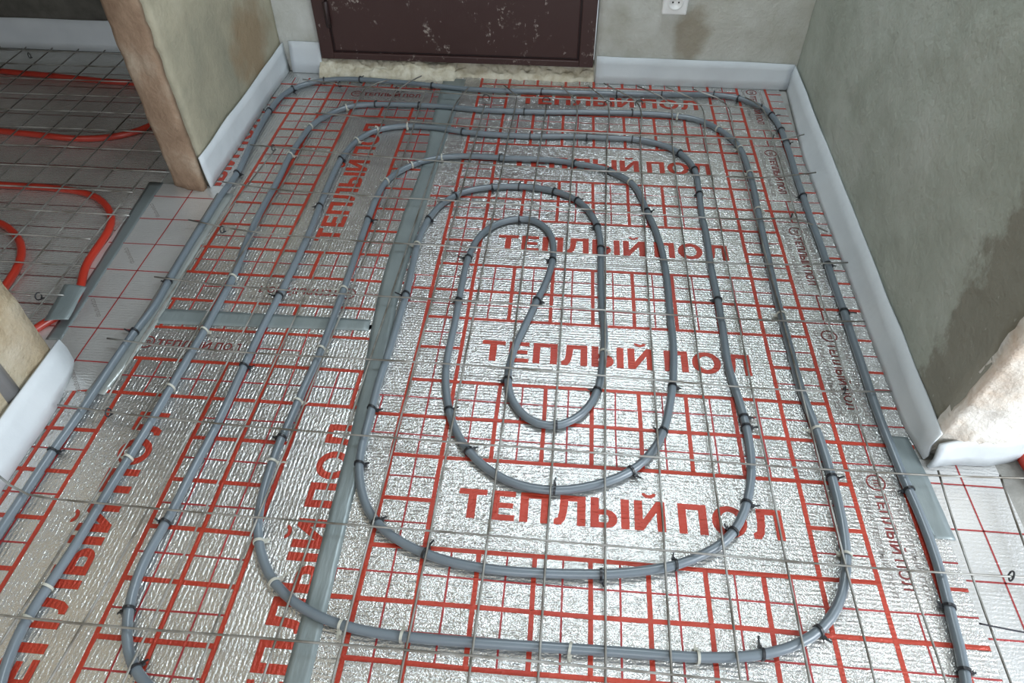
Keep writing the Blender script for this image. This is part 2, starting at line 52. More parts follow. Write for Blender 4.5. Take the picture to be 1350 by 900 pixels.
WV = (((-0.033,1.8108,0.03),(-0.0665,1.7015,0.0208),(-0.0734,1.4626,0.0208),(-0.0793,1.2237,0.0208),(-0.0846,0.9848,0.0208),(-0.0897,0.7459,0.0208),(-0.0947,0.507,0.0208),(-0.1001,0.2681,0.0208),(-0.1061,0.0292,0.0208),(-0.113,-0.2097,0.0208)),((0.0335,1.7195,0.0208),(0.0281,1.4795,0.0208),(0.0228,1.2394,0.0208),(0.0176,0.9994,0.0208),(0.0126,0.7594,0.0208),(0.008,0.5193,0.0208),(0.0037,0.2793,0.0208),(-0.0,0.0392,0.0208),(-0.0032,-0.2008,0.0208)),((0.0858,1.837,0.03),(0.1352,1.7813,0.0208),(0.1306,1.5346,0.0208),(0.1268,1.2879,0.0208),(0.1235,1.0412,0.0208),(0.1202,0.7945,0.0208),(0.1167,0.5477,0.0208),(0.1125,0.301,0.0208),(0.1072,0.0543,0.0208),(0.1006,-0.1924,0.0208)),((0.2413,1.7254,0.0208),(0.2341,1.4868,0.0208),(0.2286,1.2482,0.0208),(0.2245,1.0095,0.0208),(0.2212,0.7709,0.0208),(0.2184,0.5323,0.0208),(0.2156,0.2937,0.0208),(0.2123,0.0551,0.0208),(0.2082,-0.1836,0.0208)),((0.2857,1.8469,0.03),(0.3418,1.7334,0.0208),(0.3376,1.4949,0.0208),(0.334,1.2564,0.0208),(0.3306,1.0179,0.0208),(0.3275,0.7794,0.0208),(0.3246,0.5409,0.0208),(0.3218,0.3024,0.0208),(0.3191,0.0639,0.0208),(0.3162,-0.1746,0.0208)),((0.3774,1.8541,0.03),(0.4462,1.7415,0.0208),(0.4405,1.5031,0.0208),(0.4359,1.2646,0.0208),(0.4323,1.0262,0.0208),(0.4294,0.7877,0.0208),(0.4271,0.5493,0.0208),(0.4251,0.3109,0.0208),(0.4231,0.0724,0.0208),(0.4211,-0.166,0.0208)),((0.4321,1.865,0.035),(0.5495,1.7497,0.0208),(0.5442,1.5113,0.0208),(0.54,1.2729,0.0208),(0.5368,1.0345,0.0208),(0.5343,0.7961,0.0208),(0.5321,0.5577,0.0208),(0.53,0.3193,0.0208),(0.5276,0.0809,0.0208),(0.5247,-0.1575,0.0208)),((0.5467,1.8571,0.035),(0.6517,1.7704,0.0208),(0.6448,1.5305,0.0208),(0.64,1.2906,0.0208),(0.6369,1.0507,0.0208),(0.6351,0.8108,0.0208),(0.634,0.5709,0.0208),(0.6333,0.3311,0.0208),(0.6325,0.0912,0.0208),(0.631,-0.1487,0.0208)),((0.6454,1.8592,0.035),(0.7552,1.7606,0.0208),(0.7487,1.5231,0.0208),(0.7441,1.2855,0.0208),(0.7411,1.048,0.0208),(0.7394,0.8104,0.0208),(0.7387,0.5729,0.0208),(0.7385,0.3353,0.0208),(0.7387,0.0978,0.0208),(0.7387,-0.1398,0.0208)),((0.7349,1.8495,0.035),(0.8418,1.7779,0.0208),(0.8415,1.5392,0.0208),(0.8419,1.3005,0.0208),(0.8425,1.0618,0.0208),(0.843,0.8231,0.0208),(0.8432,0.5844,0.0208),(0.8427,0.3457,0.0208),(0.8412,0.107,0.0208),(0.8383,-0.1317,0.0208)),((0.9075,1.813,0.03),(0.9609,1.7505,0.0208),(0.9592,1.5164,0.0208),(0.9562,1.2822,0.0208),(0.9527,1.0481,0.0208),(0.9493,0.814,0.0208),(0.9466,0.5798,0.0208),(0.9454,0.3457,0.0208),(0.9463,0.1115,0.0208),(0.9499,-0.1226,0.0208)),((1.066,0.3325,0.0208),(1.0616,0.2766,0.0208),(1.0578,0.2207,0.0208),(1.0548,0.1648,0.0208),(1.0524,0.109,0.0208),(1.0507,0.0531,0.0208),(1.0496,-0.0028,0.0208),(1.0493,-0.0586,0.0208),(1.0496,-0.1145,0.0208)),((1.1809,0.3313,0.0208),(1.1765,0.2848,0.0208),(1.1721,0.2382,0.0208),(1.1676,0.1916,0.0208),(1.1631,0.1451,0.0208),(1.1584,0.0985,0.0208),(1.1538,0.0519,0.0208),(1.149,0.0054,0.0208),(1.1442,-0.0412,0.0208)),((-0.2055,1.8624,0.04),(-0.2824,1.7819,0.0208),(-0.2851,1.5293,0.0208),(-0.2885,1.2768,0.0208),(-0.2927,1.0243,0.0208),(-0.2978,0.7718,0.0208),(-0.3039,0.5192,0.0208),(-0.3111,0.2667,0.0208),(-0.3195,0.0142,0.0208),(-0.3291,-0.2384,0.0208)),((-0.3141,1.8354,0.035),(-0.3939,1.7851,0.0208),(-0.3981,1.531,0.0208),(-0.4002,1.2769,0.0208),(-0.4015,1.0228,0.0208),(-0.4036,0.7687,0.0208),(-0.4078,0.5146,0.0208),(-0.4155,0.2605,0.0208),(-0.4281,0.0064,0.0208),(-0.4471,-0.2476,0.0208)),((-0.4977,1.4693,0.0208),(-0.4999,1.2617,0.0208),(-0.5033,1.0541,0.0208),(-0.5079,0.8464,0.0208),(-0.514,0.6388,0.0208),(-0.5216,0.4312,0.0208),(-0.5308,0.2236,0.0208),(-0.5418,0.016,0.0208),(-0.5546,-0.1917,0.0208)),((-0.5812,1.3713,0.0208),(-0.5949,1.2381,0.0208),(-0.6067,1.105,0.0208),(-0.6164,0.9718,0.0208),(-0.6236,0.8386,0.0208),(-0.6279,0.7054,0.0208),(-0.6291,0.5722,0.0208),(-0.6268,0.439,0.0208),(-0.6207,0.3059,0.0208)),((-0.179,1.7927,0.025),(-0.1823,1.6713,0.0208),(-0.1788,1.435,0.0208),(-0.1803,1.1988,0.0208),(-0.1855,0.9626,0.0208),(-0.1928,0.7264,0.0208),(-0.2011,0.4901,0.0208),(-0.2089,0.2539,0.0208),(-0.2148,0.0177,0.0208),(-0.2175,-0.2185,0.0208)))
WH = (((-0.6284,1.8377,0.0243),(-0.4973,1.8128,0.0243),(-0.3662,1.7942,0.0243),(-0.2351,1.7812,0.0243),(-0.1039,1.7726,0.0243),(0.0272,1.7675,0.0243),(0.1583,1.7649,0.0243),(0.2894,1.764,0.0243),(0.4205,1.7636,0.0243),(0.5517,1.7629,0.0243),(0.6828,1.7609,0.0243),(0.8139,1.7566,0.0243),(0.945,1.749,0.0243)),((-0.5167,1.6041,0.0243),(-0.3913,1.5907,0.0243),(-0.2658,1.5792,0.0243),(-0.1404,1.5696,0.0243),(-0.015,1.5616,0.0243),(0.1104,1.5554,0.0243),(0.2359,1.5507,0.0243),(0.3613,1.5475,0.0243),(0.4867,1.5457,0.0243),(0.6121,1.5452,0.0243),(0.7376,1.546,0.0243),(0.863,1.5478,0.0243),(0.9884,1.5506,0.0243),(1.0541,1.571,0.035)),((-0.664,1.3905,0.0243),(-0.5338,1.3793,0.0243),(-0.4035,1.3683,0.0243),(-0.2733,1.3582,0.0243),(-0.143,1.3491,0.0243),(-0.0127,1.3416,0.0243),(0.1175,1.3357,0.0243),(0.2478,1.3315,0.0243),(0.378,1.329,0.0243),(0.5083,1.328,0.0243),(0.6385,1.3283,0.0243),(0.7688,1.3294,0.0243),(0.8991,1.3309,0.0243),(1.0427,1.3467,0.04)),((-0.6759,1.1847,0.0243),(-0.5405,1.1632,0.0243),(-0.405,1.1525,0.0243),(-0.2695,1.1481,0.0243),(-0.134,1.1464,0.0243),(0.0014,1.145,0.0243),(0.1369,1.1423,0.0243),(0.2724,1.1377,0.0243),(0.4079,1.1315,0.0243),(0.5434,1.125,0.0243),(0.6788,1.1207,0.0243),(0.8143,1.1217,0.0243),(0.9498,1.1322,0.0243),(1.0326,1.1068,0.006)),((-0.7008,0.9978,0.0243),(-0.5554,0.9673,0.0243),(-0.41,0.9516,0.0243),(-0.2645,0.9448,0.0243),(-0.1191,0.9426,0.0243),(0.0264,0.9418,0.0243),(0.1718,0.9402,0.0243),(0.3172,0.9371,0.0243),(0.4627,0.9329,0.0243),(0.6081,0.9293,0.0243),(0.7535,0.929,0.0243),(0.899,0.9361,0.0243),(1.0444,0.9559,0.0243)),((-0.6914,0.761,0.0243),(-0.5479,0.7471,0.0243),(-0.4044,0.74,0.0243),(-0.2609,0.7371,0.0243),(-0.1174,0.736,0.0243),(0.026,0.7352,0.0243),(0.1695,0.7338,0.0243),(0.313,0.7314,0.0243),(0.4565,0.7284,0.0243),(0.5999,0.7258,0.0243),(0.7434,0.7251,0.0243),(0.8869,0.7286,0.0243),(1.0304,0.739,0.0243)),((-0.7065,0.544,0.0243),(-0.5617,0.5317,0.0243),(-0.4169,0.5272,0.0243),(-0.2721,0.527,0.0243),(-0.1273,0.5284,0.0243),(0.0175,0.5292,0.0243),(0.1623,0.5284,0.0243),(0.307,0.5255,0.0243),(0.4518,0.5211,0.0243),(0.5966,0.5164,0.0243),(0.7414,0.5136,0.0243),(0.8862,0.5154,0.0243),(1.031,0.5257,0.0243)),((-0.7171,0.3484,0.0243),(-0.5473,0.3357,0.0243),(-0.3775,0.3283,0.0243),(-0.2076,0.3242,0.0243),(-0.0378,0.322,0.0243),(0.132,0.3204,0.0243),(0.3019,0.3189,0.0243),(0.4717,0.3173,0.0243),(0.6415,0.3158,0.0243),(0.8114,0.3151,0.0243),(0.9812,0.3165,0.0243),(1.151,0.3216,0.0243),(1.3209,0.3324,0.0243)),((-0.7383,0.1719,0.03),(-0.658,0.1359,0.0243),(-0.4998,0.1288,0.0243),(-0.3417,0.1254,0.0243),(-0.1835,0.124,0.0243),(-0.0254,0.1234,0.0243),(0.1328,0.1228,0.0243),(0.2909,0.1216,0.0243),(0.4491,0.1198,0.0243),(0.6072,0.1176,0.0243),(0.7654,0.1156,0.0243),(0.9235,0.1149,0.0243),(1.0817,0.1169,0.0243),(1.2398,0.1235,0.0243)),((-0.6566,-0.0859,0.0243),(-0.5074,-0.0897,0.0243),(-0.3583,-0.0906,0.0243),(-0.2092,-0.09,0.0243),(-0.06,-0.0891,0.0243),(0.0891,-0.0886,0.0243),(0.2382,-0.0889,0.0243),(0.3874,-0.0902,0.0243),(0.5365,-0.0921,0.0243),(0.6856,-0.0939,0.0243),(0.8348,-0.0946,0.0243),(0.9839,-0.0929,0.0243),(1.133,-0.0871,0.0243)),((-0.5288,-0.2807,0.0243),(-0.4026,-0.2735,0.0243),(-0.2764,-0.2718,0.0243),(-0.1503,-0.2735,0.0243),(-0.0241,-0.2769,0.0243),(0.1021,-0.2805,0.0243),(0.2282,-0.2833,0.0243),(0.3544,-0.2845,0.0243),(0.4805,-0.2836,0.0243),(0.6067,-0.2807,0.0243),(0.7329,-0.2758,0.0243),(0.859,-0.2696,0.0243),(0.9852,-0.2629,0.0243)))
TIES = (("F1","b",-0.5615,1.8629,0.362),("F1","b",-0.4338,1.88,-0.021),("F1","b",-0.1702,1.8545,-0.141),("F1","b",0.2186,1.8373,0.025),("F1","b",0.4786,1.8429,0.015),("F1","b",0.6334,1.8497,0.071),("F1","b",0.8128,1.8623,-0.027),("F1","b",0.8944,1.8435,-0.469),("A1","b",-0.6541,1.7914,1.014),("A1","b",-0.6862,1.6322,1.553),("A1","b",-0.6615,1.2532,1.586),("A1","b",-0.6614,0.7635,1.624),("A1","b",-0.6648,0.5842,1.486),("A1","b",-0.6767,0.2444,1.526),("C1","b",0.9884,1.734,-1.301),("C1","b",1.0024,1.6352,-1.514),("C1","b",1.0036,1.5603,-1.58),("C1","b",0.9981,1.2653,-1.577),("C1","b",0.9995,0.9603,-1.578),("C1","b",0.9988,0.7853,-1.576),("C1","b",1.0031,0.2905,-1.486),("C1","b",1.0009,0.061,-1.682),("C1","b",0.9893,-0.0432,-1.752),("F2","w",-0.4341,1.6751,-2.519),("F2","b",-0.3404,1.7043,-3.029),("F2","b",-0.1906,1.709,3.138),("F2","b",0.1686,1.6937,-3.122),("F2","b",0.5281,1.7116,-3.133),("F2","w",0.6775,1.702,2.968),("F2","w",0.8007,1.6276,2.22),("A2","w",-0.5193,1.5383,-1.78),("A2","w",-0.5329,1.3641,-1.575),("A2","w",-0.5048,0.7902,-1.513),("A2","w",-0.5042,0.6003,-1.592),("A2","w",-0.5103,0.4254,-1.597),("A2","w",-0.5175,0.2405,-1.63),("A2","w",-0.5348,-0.0289,-1.672),("A2","w",-0.5386,-0.0837,-1.586),("C2","w",0.8552,1.5115,1.747),("C2","w",0.8637,1.372,1.587),("C2","w",0.8592,1.187,1.527),("C2","w",0.8472,0.7622,1.568),("C2","w",0.8583,0.4226,1.655),("C2","b",0.8631,0.3078,1.575),("C2","w",0.8512,0.1435,1.373),("N1","b",0.7736,0.0026,0.674),("N1","b",0.6751,-0.0433,0.232),("N1","w",0.5712,-0.0565,0.049),("N1","w",0.3662,-0.0598,0.02),("N1","w",0.0912,-0.0625,-0.03),("N1","w",-0.013,-0.0516,-0.203),("N1","w",-0.1467,0.0112,-0.738),("N1","w",-0.1989,0.0833,-1.121),("F3","w",-0.2039,1.5693,0.111),("F3","w",-0.2962,1.5362,0.651),("F3","w",-0.3484,1.4651,1.171),("F3","b",-0.0212,1.5472,-0.184),("F3","b",0.1981,1.5356,0.034),("F3","b",0.3776,1.5476,0.02),("F3","b",0.5225,1.5442,-0.094),("F3","b",0.6652,1.4725,-0.915),("A3","b",-0.3715,1.3531,1.483),("A3","b",-0.3694,1.1082,1.614),("A3","b",-0.3669,0.7333,1.531),("A3","b",-0.3735,0.4984,1.574),("A3","b",-0.3836,0.1087,1.489),("A3","b",-0.3769,-0.0546,1.859),("A3","b",-0.3226,-0.1477,2.419),("C3","b",0.7021,1.3813,-1.415),("C3","b",0.7037,1.2516,-1.602),("C3","b",0.7033,0.8019,-1.56),("C3","b",0.7145,0.4426,-1.509),("C3","b",0.7157,0.4176,-1.535),("C3","b",0.6903,0.236,-1.922),("C3","b",0.6581,0.1745,-2.218),("N2","b",0.5481,0.1003,-2.785),("N2","b",0.4164,0.0726,-3.038),("N2","b",0.1039,0.0864,2.832),("N2","b",0.0041,0.1404,2.389),("F4","w",-0.0643,1.3893,-2.831),("F4","w",-0.149,1.3385,-2.386),("F4","b",0.1141,1.4007,3.117),("F4","b",0.3428,1.3881,2.928),("F4","b",0.4465,1.3548,2.601),("F4","w",0.5088,1.2989,2.153),("A4","w",-0.2072,1.2473,-1.873),("A4","b",-0.2195,1.0585,-1.569),("A4","w",-0.2148,0.7685,-1.561),("A4","w",-0.2148,0.5635,-1.586),("A4","w",-0.2238,0.4088,-1.607),("A4","b",-0.2287,0.314,-1.625),("A4","w",-0.2291,0.254,-1.544),("C4","b",0.5493,1.1561,1.776),("C4","b",0.5727,0.5149,1.417),("C4","b",0.5451,0.3932,1.23),("N3","b",0.4761,0.2915,0.684),("N3","b",0.3292,0.2353,0.069),("N3","b",0.1538,0.312,-0.861),("F5","b",0.1054,1.2417,0.215),("F5","b",0.1846,1.2507,0.023),("F5","b",0.2873,1.2348,-0.36),("F5","b",0.3544,1.1936,-0.798),("A5","b",0.005,1.1912,0.808),("A5","b",-0.0534,1.0719,1.36),("A5","w",-0.064,0.9576,1.562),("A5","b",-0.0574,0.7628,1.572),("A5","b",-0.063,0.4029,1.59),("A5","b",-0.0568,0.2633,1.754),("C5","b",0.4118,1.0739,-1.363),("C5","b",0.42,0.9796,-1.555),("C5","w",0.425,0.6048,-1.635),("C5","b",0.4106,0.491,-1.832),("N4","b",0.3261,0.3901,-2.911),("F6","b",0.1956,1.0936,-2.988),("A6","b",0.0773,0.9144,-1.662),("A6","b",0.0749,0.7495,-1.556),("A6","b",0.0998,0.4123,-1.258),("S6","b",0.2958,0.9215,1.494),("S6","b",0.2638,0.7652,1.297),("S6","b",0.2156,0.5063,1.686))
HOOKS = ((0.0328,1.7583,0),(0.238,1.7582,0),(0.4461,1.748,0),(0.5509,1.7615,0),(-0.4921,1.8173,1),(-0.2844,1.7939,1),(-0.5908,1.3856,1),(-0.5964,0.9672,1),(-0.6039,0.34,1),(1.1203,0.1212,1),(0.94,1.1479,1),(0.934,0.5243,1),(0.9614,1.5669,1),(0.9577,1.7672,1),(-0.9446,0.672,1),(-1.7106,1.9538,1),(-1.2608,1.8877,1))


# ------------------------------------------------------------------ helpers
def tag(o, label=None, category=None, group=None, kind=None):
    if label: o['label'] = label
    if category: o['category'] = category
    if group: o['group'] = group
    if kind: o['kind'] = kind
    return o

def link(name, mesh, mat=None, parent=None, loc=None):
    o = bpy.data.objects.new(name, mesh)
    COL.objects.link(o)
    if mat is not None and not mesh.materials:
        mesh.materials.append(mat)
    if parent is not None: o.parent = parent
    if loc is not None: o.location = loc
    return o

def empty(name, loc=(0, 0, 0), rz=0.0, scale=1.0):
    o = bpy.data.objects.new(name, None)
    COL.objects.link(o)
    o.empty_display_size = 0.05
    o.location = loc; o.rotation_euler = (0, 0, rz); o.scale = (scale, scale, scale)
    return o

def mesh_from(verts, faces, smooth=False, name='mesh'):
    me = bpy.data.meshes.new(name)
    me.from_pydata([tuple(v) for v in verts], [], faces)
    if smooth:
        me.polygons.foreach_set('use_smooth', [True] * len(me.polygons))
    me.update()
    return me

def tube_mesh(points, radius, sides=10, smooth=True, cap=True):
    pts = [Vector(p) for p in points]
    n = len(pts); V = []; F = []
    for i, p in enumerate(pts):
        t = (pts[min(i + 1, n - 1)] - pts[max(i - 1, 0)]).normalized()
        up = Vector((0, 0, 1)) if abs(t.z) < 0.95 else Vector((1, 0, 0))
        a = t.cross(up).normalized(); b = a.cross(t).normalized()
        for k in range(sides):
            q = 2 * math.pi * k / sides
            V.append(p + a * (radius * math.cos(q)) + b * (radius * math.sin(q)))
    for i in range(n - 1):
        for k in range(sides):
            k2 = (k + 1) % sides
            F.append((i * sides + k, i * sides + k2, (i + 1) * sides + k2, (i + 1) * sides + k))
    if cap:
        F.append(tuple(range(sides - 1, -1, -1)))
        F.append(tuple((n - 1) * sides + k for k in range(sides)))
    return mesh_from(V, F, smooth)

def spline(points, ds):
    """Catmull-Rom through points, one sample about every ds metres."""
    P = [Vector(p) for p in points]
    P = [2 * P[0] - P[1]] + P + [2 * P[-1] - P[-2]]
    out = []
    for i in range(1, len(P) - 2):
        a, b, c, d = P[i - 1], P[i], P[i + 1], P[i + 2]
        k = max(1, int((c - b).length / ds))
        for j in range(k):
            t = j / k
            out.append(0.5 * ((2 * b) + (c - a) * t + (2 * a - 5 * b + 4 * c - d) * t * t + (3 * b - a - 3 * c + d) * t ** 3))
    out.append(P[-2])
    return out

def prism_mesh(poly, z0, z1):
    n = len(poly)
    V = [(x, y, z0) for x, y in poly] + [(x, y, z1) for x, y in poly]
    F = [tuple(range(n - 1, -1, -1)), tuple(range(n, 2 * n))]
    F += [(i, (i + 1) % n, n + (i + 1) % n, n + i) for i in range(n)]
    return mesh_from(V, F)

class Quads:
    """Collects flat print rectangles and boxes for one mesh."""
    def __init__(self): self.v = []; self.f = []
    def rect(self, x0, y0, x1, y1, z=0.0):
        b = len(self.v)
        self.v += [(x0, y0, z), (x1, y0, z), (x1, y1, z), (x0, y1, z)]
        self.f.append((b, b + 1, b + 2, b + 3))
    def wobbly(self, x0, y0, x1, y1, w, z, amp, seed):
        """a printed line from (x0,y0) to (x1,y1) of width w, slightly wavy like the sheet"""
        L = math.hypot(x1 - x0, y1 - y0); n = max(1, int(L / 0.025))
        tx, ty = (x1 - x0) / L, (y1 - y0) / L; nx, ny = -ty, tx
        b = len(self.v)
        for i in range(n + 1):
            s = L * i / n
            px, py = x0 + tx * s, y0 + ty * s
            o = amp * noise.noise((px * 4 + seed, py * 4, seed))
            ww = w * 0.5 * (1 + 0.10 * noise.noise((px * 30, py * 30, seed + 5)))
            self.v += [(px + nx * (o - ww), py + ny * (o - ww), z), (px + nx * (o + ww), py + ny * (o + ww), z)]
        for i in range(n):
            a = b + 2 * i
            self.f.append((a, a + 2, a + 3, a + 1))
    def box(self, x0, y0, z0, x1, y1, z1):
        b = len(self.v)
        self.v += [(x, y, z) for z in (z0, z1) for y in (y0, y1) for x in (x0, x1)]
        self.f += [(b, b + 2, b + 3, b + 1), (b + 4, b + 5, b + 7, b + 6), (b, b + 1, b + 5, b + 4), (b + 2, b + 6, b + 7, b + 3), (b, b + 4, b + 6, b + 2), (b + 1, b + 3, b + 7, b + 5)]
    def mesh(self): return mesh_from(self.v, self.f)

_text_cache = {}
def text_verts(body, bold):
    """outline letters as flat faces; unit cap height, left aligned at x = 0"""
    key = (body, bold)
    if key not in _text_cache:
        c = bpy.data.curves.new('lettering', 'FONT')
        c.body = body; c.size = 1.0; c.offset = bold; c.resolution_u = 3; c.space_character = 1.0 + 1.2 * bold
        o = bpy.data.objects.new('lettering', c)
        COL.objects.link(o)
        bpy.context.view_layer.update()
        me = bpy.data.meshes.new_from_object(o.evaluated_get(bpy.context.evaluated_depsgraph_get()))
        vs = [v.co.copy() for v in me.vertices]; fs = [tuple(p.vertices) for p in me.polygons]
        bpy.data.objects.remove(o); bpy.data.curves.remove(c); bpy.data.meshes.remove(me)
        x0 = min(v.x for v in vs); x1 = max(v.x for v in vs)
        y0 = min(v.y for v in vs)
        _text_cache[key] = (vs, fs, x0, x1, y0)
    return _text_cache[key]

def put_text(q, body, x, y, width, cap, rot=0.0, bold=0.02, z=0.0):
    """baseline start at (x, y), stretched to the given width; cap = capital height"""
    vs, fs, x0, x1, y0 = text_verts(body, bold)
    sx = width / (x1 - x0); sy = cap / CAP_UNIT
    c, s = math.cos(rot), math.sin(rot)
    b = len(q.v)
    for v in vs:
        lx = (v.x - x0) * sx; ly = v.y * sy
        q.v.append((x + lx * c - ly * s, y + lx * s + ly * c, z))
    q.f += [tuple(b + i for i in f) for f in fs]

def ring(q, cx, cy, r0, r1, z, n=28, arc=2 * math.pi, start=0.0):
    b = len(q.v)
    for i in range(n + 1):
        a = start + arc * i / n
        q.v += [(cx + r0 * math.cos(a), cy + r0 * math.sin(a), z), (cx + r1 * math.cos(a), cy + r1 * math.sin(a), z)]
    for i in range(n):
        a = b + 2 * i
        q.f.append((a, a + 1, a + 3, a + 2))

SV, SH = 0.245, 0.19     # stroke widths of the bold capitals, in cap heights
def letter(ch):
    """bold sans capital as convex pieces (unit cap height): width, pieces"""
    R_ = lambda x0, y0, x1, y1: [(x0, y0), (x1, y0), (x1, y1), (x0, y1)]
    def arc_ring(cx, cy, rx, ry, sx, sy, a0, a1, n):
        out = []
        for i in range(n):
            p, q = math.radians(a0 + (a1 - a0) * i / n), math.radians(a0 + (a1 - a0) * (i + 1) / n)
            out.append([(cx + (rx - sx) * math.cos(p), cy + (ry - sy) * math.sin(p)), (cx + rx * math.cos(p), cy + ry * math.sin(p)),
                        (cx + rx * math.cos(q), cy + ry * math.sin(q)), (cx + (rx - sx) * math.cos(q), cy + (ry - sy) * math.sin(q))])
        return out
    soft = lambda x, w: [R_(x, 0, x + SV, 1), R_(x + SV, 0.43, x + w - 0.31, 0.43 + 0.175), R_(x + SV, 0, x + w - 0.31, 0.175)] + arc_ring(x + w - 0.31, 0.3025, 0.31, 0.3025, SV, 0.175, -90, 90, 10)
    if ch == 'Т': return 0.84, [R_(0, 1 - SH, 0.84, 1), R_(0.42 - SV / 2, 0, 0.42 + SV / 2, 1 - SH)]
    if ch == 'Е': return 0.72, [R_(0, 0, SV, 1), R_(SV, 1 - SH, 0.71, 1), R_(SV, 0.415, 0.66, 0.415 + SH * 0.93), R_(SV, 0, 0.72, SH)]
    if ch == 'П': return 0.86, [R_(0, 0, SV, 1), R_(0.86 - SV, 0, 0.86, 1), R_(SV, 1 - SH, 0.86 - SV, 1)]
    if ch == 'Л':
        leg = [[(0.17, 1), (0.17 + SV, 1 - SH), (0.16 + SV * 0.9, 0.45), (0.155, 0.50)], [(0.155, 0.50), (0.16 + SV * 0.9, 0.45), (0.33, 0.18), (0.115, 0.24)],
               [(0.115, 0.24), (0.33, 0.18), (0.21, 0.0), (0.03, 0.19)], [(0.03, 0.19), (0.21, 0.0), (0.0, 0.0), (0.0, 0.19)]]
        return 0.92, leg + [R_(0.92 - SV, 0, 0.92, 1), [(0.17 + SV, 1 - SH), (0.92 - SV, 1 - SH), (0.92 - SV, 1), (0.17, 1)]]
    if ch == 'Ы': return 1.13, soft(0, 0.78) + [R_(1.13 - SV, 0, 1.13, 1)]
    if ch == 'Й':
        brv = arc_ring(0.45, 1.27, 0.21, 0.17, 0.11, 0.11, 180, 360, 8)
        return 0.90, [R_(0, 0, SV, 1), R_(0.90 - SV, 0, 0.90, 1), [(SV, 0.0), (SV, 0.36), (0.90 - SV, 1.0), (0.90 - SV, 0.64)]] + brv
    if ch == 'О': return 1.04, arc_ring(0.52, 0.5, 0.52, 0.52, SV, SH, 0, 360, 32)
def big_word(q, word, x, y, width, cap, z, rot=0.0, gap=0.145):
    c_, s_ = math.cos(rot), math.sin(rot)
    ls = [letter(c) for c in word]
    total = sum(w for w, _ in ls) + gap * (len(ls) - 1)
    sx = width / total; cx = 0.0
    for w, pieces in ls:
        for pc in pieces:
            b = len(q.v)
            q.v += [(x + (cx + px) * sx * c_ - py * cap * s_, y + (cx + px) * sx * s_ + py * cap * c_, z) for px, py in pc]
            q.f.append(tuple(range(b, b + len(pc))))
        cx += w + gap

# ------------------------------------------------------------------ materials
def srgb(r, g, b):
    f = lambda c: (c / 255 / 12.92) if c / 255 <= 0.04045 else ((c / 255 + 0.055) / 1.055) ** 2.4
    return (f(r), f(g), f(b), 1.0)

def material(name, color, rough=0.5, metal=0.0, spec=0.5):
    m = bpy.data.materials.new(name); m.use_nodes = True
    b = m.node_tree.nodes['Principled BSDF']
    b.inputs['Base Color'].default_value = color
    b.inputs['Roughness'].default_value = rough
    b.inputs['Metallic'].default_value = metal
    b.inputs['Specular IOR Level'].default_value = spec
    return m

class N:
    def __init__(self, m): self.t = m.node_tree; self.b = self.t.nodes['Principled BSDF']
    def new(self, kind, **kw):
        n = self.t.nodes.new(kind)
        for k, v in kw.items():
            if hasattr(n, k): setattr(n, k, v)
            else: n.inputs[k].default_value = v
        return n
    def link(self, a, b): self.t.links.new(a, b)
    def math(self, op, a, b=None, clamp=False):
        n = self.t.nodes.new('ShaderNodeMath'); n.operation = op; n.use_clamp = clamp
        for i, v in enumerate((a, b)):
            if v is None: continue
            if isinstance(v, (int, float)): n.inputs[i].default_value = v
            else: self.link(v, n.inputs[i])
        return n.outputs[0]
    def coords(self, scale=(1, 1, 1), loc=(0, 0, 0)):
        tc = self.new('ShaderNodeTexCoord'); mp = self.new('ShaderNodeMapping')
        mp.inputs['Scale'].default_value = scale; mp.inputs['Location'].default_value = loc
        self.link(tc.outputs['Object'], mp.inputs['Vector']); return mp.outputs[0]
    def noise(self, vec, scale, detail=3, rough=0.5):
        n = self.new('ShaderNodeTexNoise'); n.inputs['Scale'].default_value = scale
        n.inputs['Detail'].default_value = detail; n.inputs['Roughness'].default_value = rough
        self.link(vec, n.inputs['Vector']); return n.outputs['Fac']
    def ramp(self, fac, stops):
        n = self.new('ShaderNodeValToRGB'); e = n.color_ramp.elements
        while len(e) < len(stops): e.new(0.5)
        for k, (p, c) in enumerate(stops): e[k].position = p; e[k].color = c
        self.link(fac, n.inputs['Fac']); return n.outputs['Color']
    def mix(self, fac, a, b, blend='MIX'):
        n = self.new('ShaderNodeMix', data_type='RGBA', blend_type=blend)
        if isinstance(fac, (int, float)): n.inputs[0].default_value = fac
        else: self.link(fac, n.inputs[0])
        for i, v in ((6, a), (7, b)):
            if isinstance(v, tuple): n.inputs[i].default_value = v
            else: self.link(v, n.inputs[i])
        return n.outputs[2]
    def bump(self, h, strength, dist, prev=None):
        n = self.new('ShaderNodeBump'); n.inputs['Strength'].default_value = strength; n.inputs['Distance'].default_value = dist
        self.link(h, n.inputs['Height'])
        if prev is not None: self.link(prev, n.inputs['Normal'])
        return n.outputs['Normal']

